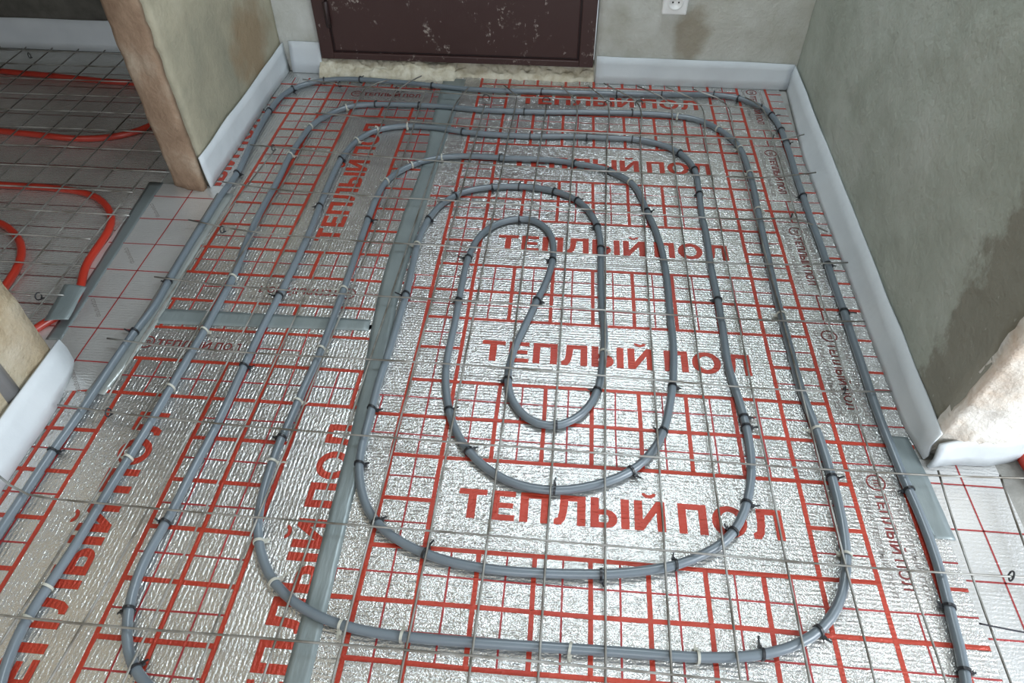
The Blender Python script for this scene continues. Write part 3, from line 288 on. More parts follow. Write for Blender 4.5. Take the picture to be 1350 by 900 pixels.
def foil_bump(n, pitch=0.0082, gain=1.0):
    """woven foil: rows of small ridges across the roll, broken into dashes, with crinkled facets and soft wrinkles"""
    v = n.coords()
    sep = n.new('ShaderNodeSeparateXYZ'); n.link(v, sep.inputs[0])
    warp = n.noise(v, 22, 2)
    ph = n.math('ADD', n.math('MULTIPLY', sep.outputs[1], 2 * math.pi / pitch), n.math('MULTIPLY', warp, 1.8))
    ridge = n.math('SINE', ph)
    vor = n.new('ShaderNodeTexVoronoi'); vor.inputs['Scale'].default_value = 1.0
    n.link(n.coords((170, 250, 1)), vor.inputs['Vector'])
    dash = n.noise(n.coords((95, 220, 1)), 1.0, 2)
    fine = n.noise(v, 330, 2, 0.6)
    brk = n.noise(n.coords((55, 90, 1), (7, 3, 0)), 1.0, 2)
    amt = n.math('MULTIPLY', n.math('SUBTRACT', brk, 0.34), 2.2, True)
    h = n.math('ADD', n.math('MULTIPLY', n.math('MULTIPLY', ridge, amt), 0.42), n.math('MULTIPLY', vor.outputs['Distance'], 0.42))
    h = n.math('ADD', h, n.math('MULTIPLY', dash, 0.7))
    h = n.math('ADD', h, n.math('MULTIPLY', fine, 0.8))
    b1 = n.bump(n.noise(v, 7, 3), 0.35, 0.012)
    return n.bump(h, 0.95 * gain, 0.0016, b1)

def make_foil(name, color, rough=0.27, metal=0.85, gain=1.0, tint=None):
    m = material(name, color, rough, metal, 0.7); n = N(m)
    n.link(foil_bump(n, gain=gain), n.b.inputs['Normal'])
    v = n.coords()
    patch = n.noise(v, 5, 4)
    c2 = tint or tuple(0.86 * c for c in color[:3]) + (1,)
    n.link(n.mix(n.math('MULTIPLY', n.math('SUBTRACT', patch, 0.42), 3.0, True), color, c2), n.b.inputs['Base Color'])
    return m

M = {}
M['foil'] = make_foil('foil', (0.71, 0.71, 0.695, 1), 0.20, 0.85)
M['foil_plain'] = make_foil('foil_plain', (0.66, 0.66, 0.65, 1), 0.30, 0.6, 0.6)
M['foil_room'] = make_foil('foil_room', (0.72, 0.72, 0.69, 1), 0.22, 0.68, 1.1)
M['print_red'] = make_foil('print_red', srgb(174, 57, 37), 0.36, 0.25, 0.9, srgb(158, 47, 33))
M['print_thin'] = make_foil('print_thin', srgb(160, 48, 48), 0.4, 0.2, 0.8, srgb(138, 40, 44))
M['print_dim'] = make_foil('print_dim', srgb(122, 60, 58), 0.35, 0.5, 1.0)
M['print_small'] = make_foil('print_small', srgb(120, 40, 38), 0.45, 0.1, 0.8)
M['print_fine'] = make_foil('print_fine', srgb(140, 134, 130), 0.45, 0.1, 0.8)

def plaster(name, c1, c2, c3, scale=6.0, bump=0.6, rough=0.9):
    m = material(name, c1, rough, 0, 0.2); n = N(m); v = n.coords()
    a = n.noise(v, scale, 6, 0.62); b = n.noise(v, scale * 0.35, 4)
    col = n.ramp(a, [(0.30, c2), (0.52, c1), (0.75, c3)])
    col = n.mix(n.math('MULTIPLY', n.math('SUBTRACT', b, 0.5), 2.2, True), col, c2)
    n.link(col, n.b.inputs['Base Color'])
    f = n.noise(v, 90, 5, 0.6); g = n.noise(v, 14, 4)
    n.link(n.bump(f, bump, 0.004, n.bump(g, 0.5, 0.012)), n.b.inputs['Normal'])
    return m, n, v, col

m, n, v, col = plaster('plaster_back', srgb(190, 192, 186), srgb(164, 163, 151), srgb(210, 213, 210), 5)
sep = n.new('ShaderNodeSeparateXYZ'); n.link(v, sep.inputs[0])
d2 = n.math('ADD', n.math('POWER', n.math('MULTIPLY', n.math('SUBTRACT', sep.outputs[0], 0.72), 14.0), 2), n.math('POWER', n.math('MULTIPLY', n.math('SUBTRACT', sep.outputs[2], 0.17), 8.0), 2))
st = n.ramp(n.math('ADD', d2, n.math('MULTIPLY', n.math('SUBTRACT', n.noise(v, 16, 4), 0.5), 1.6)), [(0.3, (1, 1, 1, 1)), (1.0, (0, 0, 0, 1))])
n.link(n.mix(n.math('MULTIPLY', st, 0.6), col, srgb(132, 120, 98)), n.b.inputs['Base Color'])
M['plaster_back'] = m
# stub wall plaster: grey-beige skim with a brown damp patch
m, n, v, col = plaster('plaster_stub', srgb(164, 158, 138), srgb(138, 136, 120), srgb(178, 172, 154), 5)
sep = n.new('ShaderNodeSeparateXYZ'); n.link(v, sep.inputs[0])
d2 = n.math('ADD', n.math('POWER', n.math('MULTIPLY', n.math('SUBTRACT', sep.outputs[1], 1.72), 5.5), 2), n.math('POWER', n.math('MULTIPLY', n.math('SUBTRACT', sep.outputs[2], 0.20), 6.5), 2))
w = n.math('ADD', d2, n.math('MULTIPLY', n.math('SUBTRACT', n.noise(v, 9, 4), 0.5), 2.2))
brown = n.ramp(w, [(0.2, (1, 1, 1, 1)), (1.0, (0, 0, 0, 1))])
n.link(n.mix(n.math('MULTIPLY', brown, 0.62), col, srgb(138, 112, 82)), n.b.inputs['Base Color'])
M['plaster_stub'] = m
M['plaster_brown'], _, _, _ = plaster('plaster_brown', srgb(146, 124, 104), srgb(120, 98, 80), srgb(176, 164, 146), 7, 1.0)
M['plaster_pier'], _, _, _ = plaster('plaster_pier', srgb(172, 160, 136), srgb(130, 108, 82), srgb(192, 184, 166), 10, 1.0)
M['plaster_lit_end'], _, _, _ = plaster('plaster_lit_end', srgb(226, 222, 214), srgb(200, 180, 160), srgb(238, 236, 232), 9, 1.0)  # right wall's end: strong window light put into a paler plaster colour
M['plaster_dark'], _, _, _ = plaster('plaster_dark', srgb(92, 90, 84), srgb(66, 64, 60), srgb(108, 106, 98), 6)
# right wall: grey-green plaster with a dark damp patch toward its free end
m, n, v, col = plaster('plaster_right', srgb(174, 180, 171), srgb(158, 164, 154), srgb(188, 193, 186), 4, 0.5)
sep = n.new('ShaderNodeSeparateXYZ'); n.link(v, sep.inputs[0])
s = n.math('ADD', n.math('MULTIPLY', sep.outputs[1], -1.0), n.math('MULTIPLY', sep.outputs[2], 0.05))
s = n.math('ADD', s, n.math('MULTIPLY', n.math('SUBTRACT', n.noise(v, 11, 5, 0.65), 0.5), 0.22))
damp = n.ramp(n.math('ADD', s, 1.0), [(0.455, (0, 0, 0, 1)), (0.485, (1, 1, 1, 1))])
col = n.mix(n.math('MULTIPLY', damp, 0.85), col, srgb(134, 132, 121))
spk = n.ramp(n.noise(n.coords((1, 60, 34)), 1.0, 2), [(0.70, (0, 0, 0, 1)), (0.74, (1, 1, 1, 1))])
col = n.mix(n.math('MULTIPLY', spk, 0.35), col, srgb(205, 208, 202))
n.link(col, n.b.inputs['Base Color'])
M['plaster_right'] = m
# mortar under the door
m, n, v, col = plaster('mortar', srgb(196, 190, 172), srgb(168, 158, 136), srgb(212, 208, 194), 30, 1.0)
M['mortar'] = m
M['concrete'], _, _, _ = plaster('concrete', srgb(150, 150, 146), srgb(126, 126, 122), srgb(168, 168, 164), 8, 0.5)
M['ceiling'] = material('ceiling_paint', srgb(205, 205, 200), 0.9)

# brown door paint with scratches and pale scuffs
m = material('door_paint', srgb(58, 36, 34), 0.42, 0, 0.45); n = N(m); v = n.coords()
sc = n.noise(n.coords((30, 1, 5), (3, 0, 1)), 1.4, 6, 0.7)
scr = n.ramp(sc, [(0.60, (0, 0, 0, 1)), (0.64, (1, 1, 1, 1))])
sm = n.noise(v, 7, 5, 0.65)
smr = n.ramp(sm, [(0.55, (0, 0, 0, 1)), (0.63, (1, 1, 1, 1))])
fine = n.ramp(n.noise(v, 55, 3, 0.7), [(0.54, (0, 0, 0, 1)), (0.62, (1, 1, 1, 1))])
c = n.mix(n.math('MULTIPLY', n.noise(v, 3, 4), 0.35), srgb(60, 37, 35), srgb(84, 66, 62))
c = n.mix(n.math('MULTIPLY', n.math('MULTIPLY', scr, fine), 0.8), c, srgb(178, 168, 162))
c = n.mix(n.math('MULTIPLY', n.math('MULTIPLY', smr, fine), 0.8), c, srgb(170, 160, 152))
n.link(c, n.b.inputs['Base Color']); n.link(n.bump(n.noise(v, 120, 3), 0.15, 0.002), n.b.inputs['Normal'])
M['door_paint'] = m
M['door_edge'] = material('door_edge', srgb(46, 30, 30), 0.5)

# foam strip
m = material('foam', srgb(214, 218, 222), 0.65, 0, 0.35); n = N(m); v = n.coords()
n.link(n.mix(n.noise(v, 7, 4), srgb(206, 211, 214), srgb(180, 187, 192)), n.b.inputs['Base Color'])
n.link(n.bump(n.noise(v, 60, 3), 0.2, 0.004, n.bump(n.noise(v, 8, 2), 0.35, 0.02)), n.b.inputs['Normal'])
n.b.inputs['Subsurface Weight'].default_value = 0.0
M['foam'] = m

# duct tape
m = material('duct_tape', srgb(140, 150, 152), 0.36, 0.25, 0.5); n = N(m); v = n.coords()
n.link(n.mix(n.noise(v, 12, 4), srgb(112, 123, 125), srgb(142, 152, 153)), n.b.inputs['Base Color'])
n.link(n.bump(n.noise(n.coords((60, 12, 1)), 1.0, 3), 0.5, 0.004), n.b.inputs['Normal'])
M['tape'] = m
M['tape_dark'] = material('tape_dark', srgb(104, 112, 113), 0.4, 0.2)
m = material('clear_film', srgb(150, 156, 154), 0.22, 0.25, 0.6); n = N(m)
n.link(n.bump(n.noise(n.coords((50, 10, 1)), 1.0, 4), 0.6, 0.005), n.b.inputs['Normal'])
M['film'] = m

# pipes
m = material('grey_pipe', srgb(96, 104, 111), 0.28, 0, 0.55); n = N(m); v = n.coords()
n.link(n.mix(n.noise(v, 5, 3), srgb(90, 99, 105), srgb(110, 121, 130)), n.b.inputs['Base Color'])
n.link(n.bump(n.noise(v, 40, 2), 0.06, 0.004), n.b.inputs['Normal'])
M['pipe'] = m
M['red_pipe'] = material('red_pipe', srgb(160, 46, 32), 0.30, 0, 0.5)
M['drain_pipe'] = material('drain_pipe', srgb(128, 128, 128), 0.35)
m = material('steel_wire', srgb(140, 140, 136), 0.34, 0.6, 0.5); n = N(m); v = n.coords()
n.link(n.ramp(n.noise(v, 14, 4), [(0.35, srgb(104, 99, 91)), (0.62, srgb(160, 160, 156))]), n.b.inputs['Base Color'])
M['wire'] = m
M['tie_black'] = material('tie_black', srgb(30, 32, 36), 0.4)
M['tie_white'] = material('tie_white', srgb(172, 172, 162), 0.45)
M['socket'] = material('socket_plastic', srgb(232, 234, 234), 0.3)
M['socket_dark'] = material('socket_hole', srgb(40, 38, 36), 0.6)
M['cable'] = material('cable_black', srgb(36, 34, 44), 0.4)

# ------------------------------------------------------------------ structure
o = link('floor', prism_mesh([(-3.2, -3.2), (3.3, -3.2), (3.3, 2.15), (-3.2, 2.15)], -0.12, -0.0045), M['concrete']); tag(o, kind='structure')
o = link('ceiling', prism_mesh([(-3.2, -3.2), (3.3, -3.2), (3.3, 2.2), (-3.2, 2.2)], 2.6, 2.7), M['ceiling']); tag(o, kind='structure')

WALL_H = 2.6
def rough_wall(name, a, b, mat, thick_dir, thick, z_end=WALL_H, amp=0.004, end_jag=None, seed=0.0, kind='structure', parent=None, z0=-0.1):
    """a wall face from a to b (floor points) with a slightly uneven skin, solid behind"""
    a = Vector((a[0], a[1], 0)); b = Vector((b[0], b[1], 0)); L = (b - a).length; t = (b - a) / L
    nrm = Vector(thick_dir).normalized()
    zs = [z0] + [i * 0.02 for i in range(0, 41)] + [1.0 + i * 0.2 for i in range(0, 8)] + [z_end]
    m_ = max(2, int(L / 0.03))
    V = []; F = []
    for z in zs:
        for i in range(m_ + 1):
            p = a + t * (L * i / m_)
            k = amp * noise.noise((p.x * 5 + seed, p.y * 5, z * 5)) + amp * 0.5 * noise.noise((p.x * 18 + seed, p.y * 18, z * 18))
            if end_jag and i == m_:
                p = p + t * end_jag(z)
            elif end_jag and i == m_ - 1:
                p = p + t * (end_jag(z) * 0.5)
            V.append(p + nrm * (k - 0.0) + Vector((0, 0, z)))
    w_ = m_ + 1
    for j in range(len(zs) - 1):
        for i in range(m_):
            F.append((j * w_ + i, j * w_ + i + 1, (j + 1) * w_ + i + 1, (j + 1) * w_ + i))
    # back and rim
    base = len(V)
    for j in range(len(zs)):
        for i in (0, m_):
            V.append(V[j * w_ + i] + nrm * thick)
    for j in range(len(zs) - 1):
        F.append((base + 2 * j, base + 2 * j + 2, base + 2 * j + 3, base + 2 * j + 1))
        F.append((j * w_, (j + 1) * w_, base + 2 * j + 2, base + 2 * j))
        F.append((j * w_ + m_, base + 2 * j + 1, base + 2 * j + 3, (j + 1) * w_ + m_))
    me = mesh_from(V, F, True)
    bm = bmesh.new(); bm.from_mesh(me); bmesh.ops.recalc_face_normals(bm, faces=bm.faces); bm.to_mesh(me); bm.free()
    me.polygons.foreach_set('use_smooth', [len(p.vertices) == 4 and p.area < 0.3 for p in me.polygons])
    o = link(name, me, mat, parent)
    if kind: o['kind'] = kind
    return o

DOOR_L, DOOR_R = -0.588, 0.398
rough_wall('wall_back', (DOOR_R, 1.955), (1.12, 1.955), M['plaster_back'], (0, 1, 0), 0.18, seed=3)
rough_wall('wall_back_left', (-0.80, 1.965), (DOOR_L, 1.962), M['plaster_back'], (0, 1, 0), 0.18, seed=5)
o = link('wall_back_above_door', prism_mesh([(DOOR_L, 1.957), (DOOR_R, 1.957), (DOOR_R, 2.13), (DOOR_L, 2.13)], 2.10, WALL_H), M['plaster_back']); tag(o, kind='structure')

def jag_r(z):
    if z < 0: return 0.0
    return 0.10 * min(z, 0.5) + 0.006 * noise.noise((z * 22, 1.3, 0.2)) + 0.005 * noise.noise((z * 70, 4.3, 0.2)) - 0.012
wr = rough_wall('wall_right', (1.094, 1.97), (1.0665, 0.392), M['plaster_right'], (1, 0.0, 0), 0.18, end_jag=jag_r, seed=9)
# rough plastered free end of the right wall
V = []; F = []; zs = [i * 0.02 for i in range(0, 41)] + [1.0 + 0.2 * i for i in range(0, 9)]
nx = 14
for z in zs:
    for i in range(nx + 1):
        s_ = i / nx
        y = 0.375 - jag_r(z) - 0.001 + 0.02 * s_ + min(1, s_ * 5) * (-0.018 * math.sin(math.pi * s_) + 0.010 * noise.noise((s_ * 6, z * 20, 3)) + 0.006 * noise.noise((s_ * 20, z * 60, 7)))
        V.append((1.064 + 0.19 * s_, y, z))
w_ = nx + 1
for j in range(len(zs) - 1):
    for i in range(nx):
        F.append((j * w_ + i, j * w_ + i + 1, (j + 1) * w_ + i + 1, (j + 1) * w_ + i))
e_ = link('wall_end', mesh_from(V, F, True), M['plaster_lit_end'], wr)
md = e_.modifiers.new('thickness', 'SOLIDIFY'); md.thickness = 0.03; md.offset = -1

def jag_l(z): return 0.005 * noise.noise((z * 25, 9.3, 0.2))
ws = rough_wall('wall_left_stub', (-0.731, 1.975), (-0.731, 1.205), M['plaster_stub'], (-1, 0, 0), 0.09, end_jag=jag_l, seed=12)
V = []; F = []
for z in zs:
    for i in range(9):
        s_ = i / 8
        V.append((-0.7285 - 0.092 * s_ + (0.004 * noise.noise((z * 30, 2, 1)) if i == 0 else 0), 1.186 - jag_l(z) + 0.022 * s_ - 0.006 * math.sin(math.pi * s_) + 0.004 * noise.noise((s_ * 5, z * 16, 2)) + 0.003 * noise.noise((s_ * 14, z * 50, 2)), z))
for j in range(len(zs) - 1):
    for i in range(8):
        F.append((j * 9 + i, j * 9 + i + 1, (j + 1) * 9 + i + 1, (j + 1) * 9 + i))
e_ = link('wall_end', mesh_from(V, F, True), M['plaster_brown'], ws)
md = e_.modifiers.new('thickness', 'SOLIDIFY'); md.thickness = 0.022; md.offset = -1

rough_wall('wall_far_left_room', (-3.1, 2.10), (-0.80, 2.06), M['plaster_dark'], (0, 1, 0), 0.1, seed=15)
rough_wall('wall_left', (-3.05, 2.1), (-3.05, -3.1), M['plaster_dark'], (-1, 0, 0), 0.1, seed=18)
rough_wall('wall_left_near', (-0.768, 0.455), (-0.768, -3.1), M['plaster_pier'], (-1, 0, 0), 0.14, end_jag=None, seed=21, amp=0.012)
o = link('wall_right_room_back', prism_mesh([(1.22, 2.0), (3.2, 2.0), (3.2, 2.12), (1.22, 2.12)], -0.1, WALL_H), M['plaster_back']); tag(o, kind='structure')

# door
dr = empty('door_1', (0, 0, 0)); tag(dr, kind='structure')
q = Quads()
for (x0, x1, z0, z1) in ((-0.583, -0.537, 0.052, 2.09), (0.342, 0.392, 0.052, 2.09), (-0.537, 0.342, 0.052, 0.074), (-0.537, 0.342, 2.04, 2.09)):
    q.box(x0, 1.945, z0, x1, 2.03, z1)
fr = link('door_frame', q.mesh(), M['door_paint'], dr)
md = fr.modifiers.new('bevel', 'BEVEL'); md.width = 0.002; md.segments = 2
q = Quads(); q.box(-0.530, 1.952, 0.080, 0.336, 2.0, 2.034)
lf = link('door_leaf', q.mesh(), M['door_paint'], dr)
md = lf.modifiers.new('bevel', 'BEVEL'); md.width = 0.003; md.segments = 2
for zc in (0.21, 1.8):
    hg = link('hinge', tube_mesh([(-0.533, 1.940, zc - 0.042), (-0.533, 1.940, zc - 0.002), (-0.533, 1.940, zc + 0.002), (-0.533, 1.940, zc + 0.042)], 0.009, 12), M['door_edge'], dr)
q = Quads(); q.box(-0.537, 1.96, 0.070, 0.342, 1.99, 2.045)
link('rebate', q.mesh(), M['door_edge'], dr)

# broken mortar sill below the door
V = []; F = []; nx_, ny_ = 240, 22
for j in range(ny_ + 1):
    t_ = j / ny_
    for i in range(nx_ + 1):
        x = DOOR_L - 0.004 + (DOOR_R - DOOR_L + 0.006) * i / nx_
        big = noise.noise((x * 11, t_ * 1.6, 0.4)); mid = noise.noise((x * 34, t_ * 4.5, 1.4)); sm_ = noise.noise((x * 95, t_ * 12, 2.4))
        front = 1.908 + 0.016 * noise.noise((x * 9, 0, 2)) + 0.006 * noise.noise((x * 40, 0, 5)) + (0.034 if x > -0.10 else 0)
        y = front + (2.02 - front) * t_ + 0.003 * sm_
        prof = 0.050 * min(1.0, t_ * 2.0) ** 0.75 if j else 0.0
        z = prof * (0.90 + 0.30 * big) + min(1, t_ * 4) * (0.009 * mid + 0.004 * sm_ - 0.010 * max(0, 0.14 - abs(noise.noise((x * 16 + t_ * 2, t_ * 3.5, 8)))) / 0.14)
        z = min(z, 0.0515)
        if j == 0: z = -0.004
        V.append((x, y, z))
for j in range(ny_):
    for i in range(nx_):
        a = j * (nx_ + 1) + i
        F.append((a, a + 1, a + nx_ + 2, a + nx_ + 1))
o = link('trim_1', mesh_from(V, F, True), M['mortar']); tag(o, 'rough broken mortar sill under the brown door', kind='structure')

# socket on the back wall, right of the door
so = empty('wall_socket', (0.644, 1.955, 0.287)); tag(so, 'white plastic wall socket on the plaster right of the brown door', 'socket')
q = Quads(); q.box(-0.041, -0.022, -0.041, 0.041, 0.006, 0.041)
fp = link('faceplate', q.mesh(), M['socket'], so); md = fp.modifiers.new('bevel', 'BEVEL'); md.width = 0.005; md.segments = 3
V = []; F = []
for k in range(24):
    a = 2 * math.pi * k / 24
    V += [(0.026 * math.cos(a), -0.0225, 0.026 * math.sin(a)), (0.022 * math.cos(a), -0.026, 0.022 * math.sin(a)), (0.020 * math.cos(a), -0.0235, 0.020 * math.sin(a))]
for k in range(24):
    k2 = (k + 1) % 24
    F += [(3 * k, 3 * k2, 3 * k2 + 1, 3 * k + 1), (3 * k + 1, 3 * k2 + 1, 3 * k2 + 2, 3 * k + 2)]
F.append(tuple(3 * k + 2 for k in range(24)))
link('socket_well', mesh_from(V, F, True), M['socket'], so)
for hx in (-0.0095, 0.0095):
    link('pin_hole', tube_mesh([(hx, -0.0245, 0), (hx, -0.018, 0)], 0.0028, 10), M['socket_dark'], so)

# ------------------------------------------------------------------ foam edge strips
def sheet(name, sections, mat, label, category, thick=0.004, sub=False, cols=None):
    """sections: list of cross-section polylines (all the same length) swept into a sheet with thickness"""
    k = len(sections[0]); V = []; F = []
    for s_ in sections: V += s_
    for i in range(len(sections) - 1):
        for j in range(k - 1):
            F.append((i * k + j, (i + 1) * k + j, (i + 1) * k + j + 1, i * k + j + 1))
    o = link(name, mesh_from(V, F, True), mat)
    md = o.modifiers.new('thickness', 'SOLIDIFY'); md.thickness = thick; md.offset = 0
    if sub:
        md = o.modifiers.new('smooth', 'SUBSURF'); md.levels = 1; md.render_levels = 1
    tag(o, label, category)
    return o
def nz(a, b, c=0.0): return noise.noise((a, b, c))

S = []
for i in range(46):
    y = 1.945 - (1.945 - 0.372) * i / 45
    wx = 1.092 - 0.026 * (1.97 - y) / 1.6
    if y > 1.5: bx_ = 1.047 + 0.030 * (y - 1.5) / 0.45
    else: bx_ = 1.045
    if y < 0.45: bx_ += 0.015 * (0.45 - y) / 0.08
    top = 0.083 + 0.005 * nz(y * 6, 1)
    S.append([(bx_, y, 0.001), (bx_ + 0.004, y, 0.012 + 0.004 * nz(y * 9, 4)), (wx - 0.012 + 0.003 * nz(y * 5, 2), y, 0.045), (wx - 0.006 + 0.003 * nz(y * 7, 3), y, top)])
sheet('edge_strip', S, M['foam'], 'long white foam edge strip along the foot of the right wall', 'edge strip')
S = []
for i in range(24):
    x = 0.404 + (1.085 - 0.404) * i / 23
    S.append([(x, 1.936 + 0.004 * nz(x * 8, 1), 0.001), (x, 1.940 + 0.003 * nz(x * 8, 3), 0.03), (x, 1.947, 0.065), (x, 1.949, 0.093 - 0.008 * (x - 0.404) + 0.003 * nz(x * 5, 2))])
sheet('edge_strip', S, M['foam'], 'white foam edge strip along the back wall under the socket', 'edge strip')
S = []
for i in range(28):
    y = 1.185 + (1.955 - 1.185) * i / 27
    S.append([(-0.717 + 0.003 * nz(y * 6, 8), y, 0.0015), (-0.720, y, 0.03), (-0.722 + 0.002 * nz(y * 6, 5), y, 0.07), (-0.7215 + 0.003 * nz(y * 7, 6), y, 0.101 + 0.004 * nz(y * 6, 7))])
sheet('edge_strip', S, M['foam'], 'white foam edge strip on the stub wall left of the door', 'edge strip')
S = []
for i in range(8):
    x = -0.700 + (-0.586 + 0.700) * i / 7
    S.append([(x, 1.938 - 0.004 * i / 7, 0.001), (x, 1.945, 0.04), (x, 1.953, 0.08), (x, 1.956, 0.107)])
sheet('edge_strip', S, M['foam'], 'short white foam piece between stub wall and door frame', 'edge strip')
S = []
for i in range(30):
    x = -3.0 + (-0.86 + 3.0) * i / 29
    yw = 2.10 - 0.04 * (x + 3.1) / 2.3
    S.append([(x, yw - 0.022, 0.0), (x, yw - 0.016, 0.03), (x, yw - 0.01, 0.07), (x, yw - 0.008, 0.112 + 0.004 * nz(x * 4, 3))])
sheet('edge_strip', S, M['foam'], 'dim foam edge strip along the far wall of the left room', 'edge strip')
S = []
for i in range(12):
    y = 1.215 + (2.03 - 1.215) * i / 11
    S.append([(-0.836 - 0.004 * math.sin(i), y, 0.0), (-0.830, y, 0.03), (-0.822, y, 0.06), (-0.820, y, 0.085)])
sheet('edge_strip', S, M['foam'], 'foam edge strip behind the stub wall, facing the red pipes', 'edge strip')
# loose flap of foam by the left near wall
S = []
for i in range(30):
    y = 0.478 - (0.478 + 1.2) * i / 29
    k = math.exp(-((y - 0.478) / 0.08) ** 2)
    S.append([(-0.733 + 0.006 * nz(y * 7, 3) - 0.02 * k, y - 0.03 * k, 0.002), (-0.742 + 0.006 * nz(y * 9, 4), y - 0.01 * k, 0.030), (-0.752, y, 0.058), (-0.757 + 0.004 * nz(y * 6, 5), y, 0.083 + 0.006 * nz(y * 8, 6))])
sheet('edge_strip', S, M['foam'], 'loose white foam strip at the foot of the near left wall', 'edge strip', 0.006)
# crumpled foam round the free end of the right wall
S = []
for i in range(14):
    s_ = i / 13
    x = 1.060 + 0.180 * s_; yb = 0.352 + 0.030 * s_ + 0.004 * math.sin(7 * s_)
    hh = 0.066 + 0.010 * math.sin(2.6 * s_) + 0.018 * max(0, s_ - 0.7)
    S.append([(x, yb, 0.002), (x + 0.003, yb + 0.001 + 0.004 * nz(s_ * 6, 1), hh * 0.4), (x + 0.006 * s_, yb + 0.003, hh * 0.75), (x + 0.02 * s_, yb + 0.008, hh)])
sheet('edge_strip', S, M['foam'], 'bright white foam piece wrapped round the free end of the right wall', 'edge strip', 0.006)

# ------------------------------------------------------------------ insulation mats with print
CAP_UNIT = 0.70
_vs, _fs, _x0, _x1, _y0 = text_verts('П', 0.0)
CAP_UNIT = max(v.y for v in _vs)

def clip_rect(q, x0, y0, x1, y1, bounds, z):
    bx0, by0, bx1, by1 = bounds
    x0 = max(x0, bx0); x1 = min(x1, bx1); y0 = max(y0, by0); y1 = min(y1, by1)
    if x1 - x0 > 1e-4 and y1 - y0 > 1e-4: q.rect(x0, y0, x1, y1, z)

def line(q, x0, y0, x1, y1, w, bounds, z, seed):
    bx0, by0, bx1, by1 = bounds
    x0 = min(max(x0, bx0), bx1); x1 = min(max(x1, bx0), bx1); y0 = min(max(y0, by0), by1); y1 = min(max(y1, by0), by1)
    if math.hypot(x1 - x0, y1 - y0) < 2e-3: return
    if x0 == x1 and (x0 <= bx0 + 1e-6 or x0 >= bx1 - 1e-6): return
    if y0 == y1 and (y0 <= by0 + 1e-6 or y0 >= by1 - 1e-6): return
    q.wobbly(x0, y0, x1, y1, w, z, 0.0022, seed)

